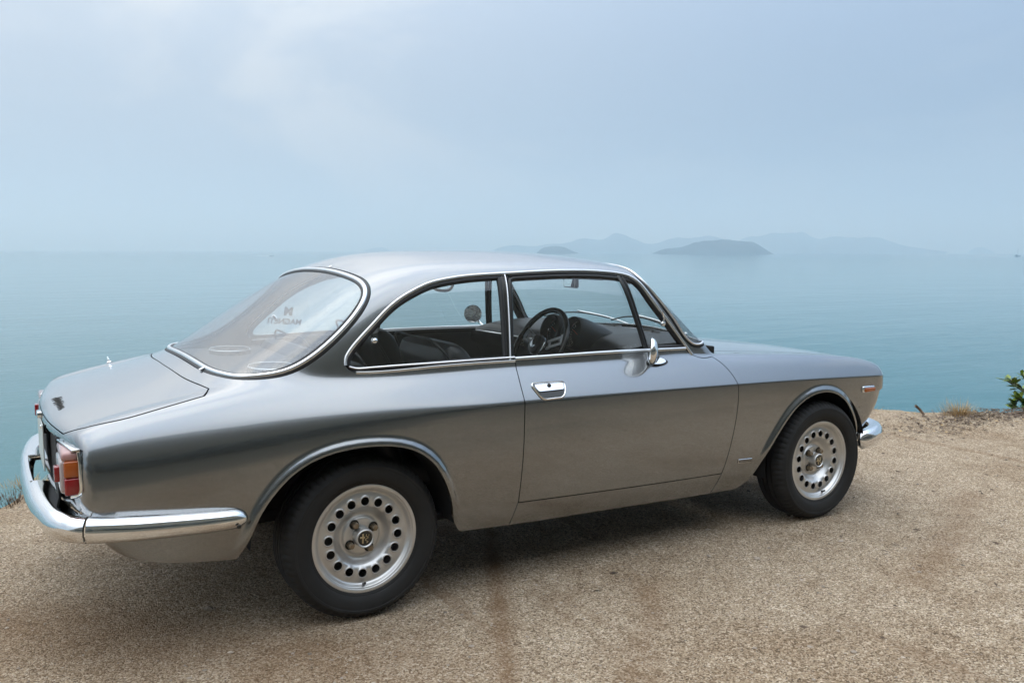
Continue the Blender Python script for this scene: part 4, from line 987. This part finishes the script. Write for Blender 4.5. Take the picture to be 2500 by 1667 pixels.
def cushion(name, parent, path, wid, thick, m_=VINYL, y=0., tip=True):
    """upholstered slab: rounded section carried along a side profile"""
    P = smooth_line([(a, y, b) for a, b in path], 26); n = 20
    def pr(t):
        k = min(1, math.sqrt(max(0, 1-(max(0, t-.80)/.20)**2))*.75+.25) if tip else 1; w = wid*(1-.10*max(0, t-.5)**2*4*.3)
        return [(math.copysign(abs(math.cos(a))**.45, math.cos(a))*w/2*(.85+.15*k), math.copysign(abs(math.sin(a))**.6, math.sin(a))*thick/2*k) for a in np.linspace(0, 2*math.pi, n+1)[:-1]]
    T = np.gradient(P, axis=0); N_ = np.cross(np.array([0, 1, 0]), T); N_ /= np.linalg.norm(N_, axis=1, keepdims=True)
    return obj(name, *sweep(P, N_, pr), m_, parent, smooth=60)
for s_ in (-1, 1):
    y = .36*s_; st = empty('front_seat', (0, 0, 0), CAR)
    bk = cushion('backrest', st, [(.62, .44), (.575, .56), (.52, .72), (.455, .86), (.41, .935)], .50, .15, y=y)
    cushion('seat_cushion', st, [(.55, .42), (.75, .44), (.95, .455), (1.04, .44)], .50, .15, y=y)
    for k in range(-3, 4): cushion('pleat', bk, [(.56+.065, .60), (.51+.065, .72), (.445+.07, .86)], .05, .03, y=y+k*.055)
    pp = smooth_line([(.52, y-.255, .60), (.468, y-.250, .76), (.405, y-.235, .885), (.365, y-.20, .945), (.352, y, .965), (.365, y+.20, .945), (.405, y+.235, .885), (.468, y+.250, .76)], 60); obj('piping', *tube(pp, .005, 6, hint=(1, .1, .4)), VINYL, bk)
rs = empty('rear_seat', (0, 0, 0), CAR)
for s_ in (-1, 1):
    b = cushion('backrest', rs, [(.16, .50), (.10, .65), (.05, .80), (.02, .885)], .60, .15, y=.31*s_); cushion('seat_cushion', rs, [(.08, .46), (.30, .47), (.46, .44)], .58, .16, y=.31*s_)
    pp = smooth_line([(.115, .31*s_-.30, .70), (.085, .31*s_-.295, .83), (.06, .31*s_-.25, .905), (.05, .31*s_, .925), (.06, .31*s_+.25, .905), (.085, .31*s_+.295, .83)], 50); obj('piping', *tube(pp, .005, 6, hint=(1, .1, .4)), VINYL, b)
# dashboard: padded roll with two hooded dials in front of the driver
def dash():
    prof = [(1.72, .895), (1.62, .928), (1.48, .940), (1.34, .938), (1.24, .928), (1.19, .908), (1.175, .880), (1.18, .845), (1.215, .80), (1.24, .72), (1.28, .62), (1.72, .60)]
    d2 = resample(smooth_line(prof[:9], 60), .012, False); d2 = np.vstack([d2, prof[9:]]); V = []; F = []; ys = np.linspace(-.665, .665, 54); n = len(d2)
    for y in ys:
        bul = .0; k = 1-.10*max(0, abs(y)-.50)/.165
        for x, z in d2:
            V.append((x, y*(1-.05*max(0, x-1.4)), .60+(z-.60)*(k if z > .75 else 1)))
    for i in range(len(ys)-1):
        for k in range(n-1): F.append((i*n+k, i*n+k+1, (i+1)*n+k+1, (i+1)*n+k))
    F.append(tuple(range(n))); F.append(tuple((len(ys)-1)*n+k for k in reversed(range(n))))
    return V, F
DASH = obj('dashboard', *dash(), VINYL, CAR, smooth=50)
DIAL = mat('dial_face', (.012, .012, .012), .35, coat=.4)
for y, r_ in ((-.215, .064), (-.388, .064)):
    ax = Vector((-.94, -.02, .30)).normalized(); Mg = frame_at((1.150, y, .935), ax, (0, 1, 0))
    pod = empty('instrument_pod', (0, 0, 0), CAR)
    obj('pod_cowl', *xf(lathe([(r_*.92, -.005), (r_*.97, .03), (r_*1.02, .045), (r_*1.12, .044), (r_*1.17, .03), (r_*1.2, -.02), (r_*1.1, -.12), (r_*.8, -.24)], 44, 'z'), Mg), VINYL, pod, smooth=50)
    obj('dial', *xf(lathe([(.0005, .002), (r_*.93, .002)], 40, 'z'), Mg), DIAL, pod); obj('bezel', *xf(lathe([(r_*.90, .004), (r_*.93, .010), (r_*.97, .010), (r_*.97, .002)], 44, 'z'), Mg), CHROME, pod, smooth=40)
    marks = join(*[rbox(.012 if k % 2 == 0 else .007, .0022, .001, 0, 1, (r_*.74*math.cos(R(-50+k*14)), r_*.74*math.sin(R(-50+k*14)), .0032), Matrix.Rotation(R(-50+k*14), 3, 'Z')) for k in range(21)])
    mo = obj('dial_marks', *xf(marks, Mg), mat('dial_print', (.45, .45, .42), .6), pod, smooth=False); tag(mo, kind='stuff')
    obj('needle', *xf(rbox(.045, .002, .001, 0, 1, (.018, -.008, .006), Matrix.Rotation(R(-25), 3, 'Z')), Mg), mat('needle_red', (.5, .06, .03), .5), pod, smooth=False)
for x, y in ((1.545, -.13), (1.515, -.45)):
    vt = obj('demist_vent', *xf(lathe([(.0005, .001), (.050, .001), (.056, .004), (.060, 0)], 36, 'z'), Matrix.Translation((x, y, .940)) @ Matrix.Scale(.55, 4, (1, 0, 0))), DIAL, DASH)
    for k in range(-3, 4): obj('vent_fin', *rbox(.050, .004, .006, 0, 1, (x, y+k*.014, .943)), VINYL, DASH, smooth=False)
obj('radio', *rbox(.03, .18, .05, .006, 2, (1.185, .03, .85)), DIAL, DASH, smooth=40)
for yy in (-.05, .11): obj('radio_knob', *xf(lathe([(.0005, .022), (.012, .020), (.014, 0)], 20, 'x'), Matrix.Translation((1.172, yy, .85)) @ Matrix.Scale(-1, 4, (1, 0, 0))), CHROME, DASH)
obj('dash_strip', *tube([(1.172, -.12, .878), (1.170, .30, .878), (1.172, .60, .875)], .004, 6), CHROME2, DASH)
# steering wheel
SWC = Vector((.985, -.322, .885)); sax = Vector((-.88, 0, .475)).normalized(); MS = frame_at(SWC, sax, (0, 1, 0))
sw = empty('steering_wheel', (0, 0, 0), CAR)
obj('wheel_rim', *xf(([(( .178+.0125*math.cos(b))*math.cos(a), (.178+.0125*math.cos(b))*math.sin(a), .0125*math.sin(b)) for a in np.linspace(0, 2*math.pi, 73)[:-1] for b in np.linspace(0, 2*math.pi, 13)[:-1]], [(i*12+k, ((i+1) % 72)*12+k, ((i+1) % 72)*12+(k+1) % 12, i*12+(k+1) % 12) for i in range(72) for k in range(12)]), MS), mat('bakelite', (.010, .010, .010), .25, coat=.3), sw)
for a in (R(-20), R(200), R(90)):
    M_ = MS @ Matrix.Rotation(a, 4, 'Z'); z = -.022
    side = [rbox(.135, .013, .004, .001, 1, (.105, s_*.016, z+.012), None) for s_ in (-1, 1)]; ends = [rbox(.028, .044, .004, .001, 1, (.045, 0, z+.006)), rbox(.035, .044, .004, .001, 1, (.158, 0, z+.018))]
    obj('spoke', *xf(join(*side, *ends), M_), mat('satin_aluminium', (.78, .78, .78), .45, .15), sw, smooth=30)
obj('hub', *xf(lathe([(.0005, .034), (.030, .033), (.042, .028), (.046, .015), (.046, -.02), (.036, -.05), (.030, -.20)], 40, 'z'), MS), mat('hub_black', (.012, .012, .012), .4), sw, smooth=50)
obj('horn_badge', *xf(lathe([(.0005, .0375), (.018, .0370), (.022, .0345)], 30, 'z'), MS), SILVERTXT, sw); obj('hub_ring', *xf(lathe([(.044, .012), (.048, .014), (.049, .004), (.046, 0)], 40, 'z', closed=True), MS), CHROME, sw)
obj('column_stalk', *xf(tube([(0, -.03, -.06), (-.07, -.06, -.05), (-.14, -.07, -.03)], .006, 8), MS), CHROME, sw)
# mirror, visors, grab handle, latch
im = obj('interior_mirror', *rbox(.022, .175, .050, .010, 3, (1.372, -.01, 1.150), Matrix.Rotation(R(-14), 3, 'Z')), RUBBER, CAR, smooth=40)
obj('mirror_glass', *rbox(.004, .158, .040, .001, 1, (1.3605, -.0125, 1.150), Matrix.Rotation(R(-14), 3, 'Z')), mat('mirror_silver', (.86, .88, .87), .01, 1.0), im, smooth=False); obj('mirror_stem', *tube([(1.378, -.01, 1.17), (1.39, 0, 1.205), (1.36, 0, 1.232)], .007, 8), CHROME, im)
for s_ in (-1, 1): obj('sun_visor', *rbox(.012, .36, .11, .005, 2, (1.285, .27*s_, 1.205), Matrix.Rotation(R(62), 3, 'Y')), VINYL, CAR, smooth=40)
g = [(.86, .545, 1.150), (.88, .525, 1.112), (.93, .515, 1.098), (.98, .525, 1.108), (1.005, .54, 1.15)]; obj('grab_handle', *tube(smooth_line(g, 18), .008, 8), VINYL, CAR)
for s_ in (-1, 1):
    q = s3([(.048, .952)])[0]; obj('quarter_latch', *xf(lathe([(.0005, .014), (.009, .012), (.013, .004), (.011, -.006), (.004, -.03)], 22, 'z'), frame_at((q[0]+.03, (q[1]+.03)*-s_, q[2]+.03), (-.2, s_*-.9 if False else -s_*-.9, .3), (1, 0, 0))), CHROME, CAR)
# reversed-reading sticker on the far quarter window
qs = side_pt(np.array([.135]), np.array([.960]))[0]; ns = grad(np.array([qs]))[0]; ql = np.array([qs[0], -qs[1], qs[2]]); nl = np.array([ns[0], -ns[1], ns[2]])
STK = mat('sticker_print', (.52, .56, .58), .6)
stk = text_mesh('window_sticker', 'MAGNETI', .040, STK, CAR, frame_at(ql-nl*.0095, nl, (-1, 0, .12)), ext=.0003, bold=.0016); text_mesh('sticker_logo', 'M', .055, STK, stk, frame_at(ql-nl*.0095+np.array([.02, 0, .048]), nl, (-1, 0, .12)), ext=.0003, bold=.004)

# ---------------------------------------------------------------- small things at the sea's edge
def blade(base, d, L, w, bend, segs=4):
    d = np.array(d, float); d /= np.linalg.norm(d); sd = np.cross(d, [0, 0, 1.]); sd /= np.linalg.norm(sd)+1e-9; V = []; p = np.array(base, float)
    for k in range(segs+1):
        t = k/segs; ww = w*(1-t)**.7; V += [p-sd*ww, p+sd*ww]; p = p+(d+np.array([0, 0, -bend*t]))*L/segs
    return V, [(2*k, 2*k+1, 2*k+3, 2*k+2) for k in range(segs)]
DRY = mat('dry_grass', (.42, .29, .14), .8, var=.35, vscale=30); DRY2 = mat('brown_litter', (.11, .075, .05), .9, var=.5, vscale=40); LEAFG = mat('glossy_green_leaf', (.19, .25, .03), .4, var=.4, vscale=18); LEAFD = mat('dark_green_leaf', (.08, .14, .03), .4, var=.4, vscale=18)
STICK = mat('dead_twig', (.16, .11, .075), .9, var=.3, vscale=30)
def surf_z(x, y): return ground_z(x, y)
def tuft(loc, n, h, spread, m_, label, seed, name='grass_tuft', cat='grass', group=None):
    rg = np.random.default_rng(seed); parts = []
    for _ in range(n):
        a = rg.uniform(0, 2*math.pi); r = rg.uniform(0, spread)*.5; d = (math.cos(a)*rg.uniform(.1, .9), math.sin(a)*rg.uniform(.1, .9), 1)
        parts.append(blade((r*math.cos(a), r*math.sin(a), -.01), d, h*rg.uniform(.5, 1.1), rg.uniform(.0012, .0026), rg.uniform(.2, 1.1)))
    o = obj(name, *join(*parts), m_, smooth=False, loc=loc); tag(o, label, cat, group); return o
tuft((5.66, .56, surf_z(5.66, .56)), 260, .17, .30, DRY, 'pale straw-coloured dry grass tuft at the cliff edge, right of the car', 3)
tuft((5.02, .98, surf_z(5.02, .98)-.01), 90, .07, .35, DRY, 'low sparse dry grass wisps on the edge just right of the bonnet', 5)
tuft((-1.03, 1.62, -.01), 220, .055, .34, DRY2, 'dark brown dead grass tuft at the left edge below the rear bumper', 6)
tuft((-.97, 1.92, -.01), 160, .08, .30, DRY, 'dry straw grass clump seen behind the rear bumper', 9)
def shrub(loc, nstem, h, label, seed):
    rg = np.random.default_rng(seed); root = empty('leafy_shrub', loc); tag(root, label, 'shrub'); st = []; lv = []; ld = []
    for _ in range(nstem):
        a = rg.uniform(0, 2*math.pi); sp = rg.uniform(.05, .9); L_ = h*rg.uniform(.55, 1.0); p = np.array([rg.uniform(-.12, .12), rg.uniform(-.12, .12), -.02]); d = np.array([math.cos(a)*sp, math.sin(a)*sp, 1.]); d /= np.linalg.norm(d); path = [p+d*L_*t+np.array([math.cos(a), math.sin(a), 0])*.12*t*t for t in np.linspace(0, 1, 6)]
        st.append(tube(path, .006, 5))
        for k in range(34):
            t = rg.uniform(.15, 1); i = min(4, int(t*5)); q = path[i]+(path[i+1]-path[i])*(t*5-i); b = rg.uniform(0, 2*math.pi); dd = np.array([math.cos(b), math.sin(b), rg.uniform(-.1, .9)]); dd /= np.linalg.norm(dd); ll = rg.uniform(.055, .11); w = ll*.21; sd = np.cross(dd, [0, 0, 1.]); sd /= np.linalg.norm(sd); up_ = np.cross(sd, dd)
            V = [q, q+dd*ll*.3+sd*w*.8+up_*w*.25, q+dd*ll*.65+sd*w+up_*w*.2, q+dd*ll, q+dd*ll*.65-sd*w+up_*w*.2, q+dd*ll*.3-sd*w*.8+up_*w*.25, q+dd*ll*.45-up_*w*.1]
            (lv if rg.random() < .6 else ld).append((V, [(0, 1, 6), (1, 2, 6), (2, 3, 6), (3, 4, 6), (4, 5, 6), (5, 0, 6)]))
    so = obj('stem', *join(*st), STICK, root); tag(so, kind='stuff')
    for nm, q, m_ in (('foliage', lv, LEAFG), ('dark_foliage', ld, LEAFD)): o = obj(nm, *join(*q), m_, root, smooth=False); tag(o, kind='stuff')
shrub((6.70, .40, -.03), 14, .40, 'glossy green leafy shrub at the right edge of the picture', 11)
shrub((6.42, .42, -.03), 8, .15, 'low yellow-green shrub sprouting beside the taller one', 13)
# leaf litter and twigs
def litter(name, label, cx, cy, rx, ry, n, seed, m_):
    rg = np.random.default_rng(seed); parts = []
    for _ in range(n):
        x = cx+rg.normal()*rx; y = cy+rg.normal()*ry
        if y > EDGE(x)+.02: y = float(EDGE(x))-rg.uniform(0, .25)
        z = surf_z(x, y)+.002+rg.uniform(0, .012); a = rg.uniform(0, 2*math.pi); l_ = rg.uniform(.007, .022); w = l_*rg.uniform(.25, .5); t = rg.uniform(-.5, .5); c, s = math.cos(a), math.sin(a)
        parts.append(([(x-c*l_, y-s*l_, z), (x-s*w, y+c*w, z+t*w), (x+c*l_, y+s*l_, z+l_*.2), (x+s*w, y-c*w, z-t*w*.3+.004)], [(0, 1, 2, 3)]))
    o = obj(name, *join(*parts), m_, smooth=False); tag(o, label, 'leaf litter', kind='stuff')
litter('leaf_litter', 'dry brown leaf litter along the cliff edge', 5.75, .40, .55, .16, 1500, 21, DRY2)
litter('leaf_litter', 'straw bits scattered among the leaf litter', 5.6, .45, .6, .20, 130, 22, DRY)
litter('leaf_litter', 'brown litter under the shrub', 6.25, .22, .25, .14, 700, 23, DRY2)
litter('leaf_litter', 'leaf crumbs scattered over the gravel', 4.2, -1.2, 1.6, 1.1, 260, 24, DRY2)
for k, (a, b, r_, lb) in enumerate((((5.33, .66, .0), (5.27, .70, .075), .011, 'short dark broken twig standing left of the dry grass tuft'), ((5.95, .30, .004), (6.12, .27, .012), .006, 'thin pale stick lying between the dry tuft and the shrub'), ((5.5, -.75, .0), (5.78, -.92, .01), .004, 'thin dark twig lying on the gravel at far right'))):
    o = obj('twig', *tube([a, tuple((np.array(a)+b)/2+[.005, .004, .006]), b], r_, 7), STICK); tag(o, lb, 'twig')
# loose stones on the near ground
def stones():
    rg = np.random.default_rng(31); ico = [(0, 0, 1), (.9, 0, .3), (.28, .85, .3), (-.72, .52, .3), (-.72, -.52, .3), (.28, -.85, .3), (0, 0, -.6)]; IF = [(0, 1, 2), (0, 2, 3), (0, 3, 4), (0, 4, 5), (0, 5, 1), (6, 2, 1), (6, 3, 2), (6, 4, 3), (6, 5, 4), (6, 1, 5)]
    V = []; F = []
    for _ in range(14000):
        d = rg.uniform(.0, 1)**.6*8; a = R(rg.uniform(-12, 68)); x = CP[0]+d*math.sin(a); y = CP[1]+d*math.cos(a)
        if y > EDGE(x)-.02 or d < .6: continue
        s = rg.lognormal(-5.85, .48); k = len(V); ro = rg.uniform(0, 6.28); c, sn = math.cos(ro), math.sin(ro); s *= 2.0 if rg.random() < .025 else 1.0; q = rg.uniform(.6, 1.3, 3)*s; z0 = surf_z(x, y)
        V += [(x+(c*p[0]*q[0]-sn*p[1]*q[1]), y+(sn*p[0]*q[0]+c*p[1]*q[1]), z0+p[2]*q[2]*.7) for p in ico]; F += [tuple(i+k for i in f) for f in IF]
    o = obj('gravel', V, F, mat('granite_grit', (.40, .33, .26), .9, var=.6, vscale=9), smooth=False); tag(o, 'fine loose granite gravel on the ground', 'gravel', kind='stuff')
stones()
# boats far out
def boat(sx, D, L_, label, hull, sail=None, wake=0., mast=0., name='boat'):
    d = ray_dir(sx); p = Vector((CP[0], CP[1], 0))+d*D; ax = Vector((d.y, -d.x, 0)).normalized(); root = empty(name, (p.x, p.y, SEA_Z)); tag(root, label, 'boat'); root.rotation_euler = (0, 0, math.atan2(ax.y, ax.x))
    st = np.linspace(-.5, .5, 9); V = []; F = []
    for t in st:
        w = .13*L_*(1-max(0, t*2)**2.2)*(.8 if t < -.4 else 1)+.002; z = L_*(.10+.06*max(0, t)*2)
        V += [(t*L_, -w, z), (t*L_, -w*.6, -.02*L_), (t*L_, w*.6, -.02*L_), (t*L_, w, z)]
    for i in range(8):
        for k in range(3): F.append((i*4+k, (i+1)*4+k, (i+1)*4+k+1, i*4+k+1))
        F.append((i*4+3, (i+1)*4+3, (i+1)*4, i*4))
    F += [(0, 1, 2, 3)]; obj('hull', V, F, hull, root, smooth=False)
    obj('wheelhouse', *rbox(.26*L_, .16*L_, .18*L_, .01*L_, 1, (-.12*L_, 0, .19*L_)), hull, root, smooth=False)
    if mast: obj('mast', *tube([(.08*L_, 0, .1*L_), (.08*L_, 0, mast)], .012*L_+.05, 6), hull, root)
    if sail: obj('sail', [(.06*L_, -.02, .2*L_), (.06*L_, -.02, mast*.95), (-.42*L_, -.02, .22*L_), (.06*L_, .02, .2*L_), (.06*L_, .02, mast*.95), (-.42*L_, .02, .22*L_)], [(0, 1, 2), (5, 4, 3), (0, 3, 4, 1), (1, 4, 5, 2), (2, 5, 3, 0)], sail, root, smooth=False)
    if wake: obj('wake', *rbox(wake, .035*L_+.6, .5, .1, 1, (-wake/2-.35*L_, 0, .05)), mat('wake_foam', (.8, .82, .83), .8, var=.1, vscale=.3), root, smooth=False)
DKB = mat('dark_boat', (.03, .04, .05), .6); WHB = mat('white_boat', (.75, .76, .77), .5)
boat(2470, 1500, 10, 'dark fishing boat with mast and wake near the right edge horizon', DKB, wake=60, mast=13)
boat(2341, 2600, 7, 'tiny white sailing boat on the horizon left of the dark boat', WHB, sail=WHB, mast=9)
boat(668, 950, 6, 'small white motorboat with wake, left of the car roof', WHB, wake=14)
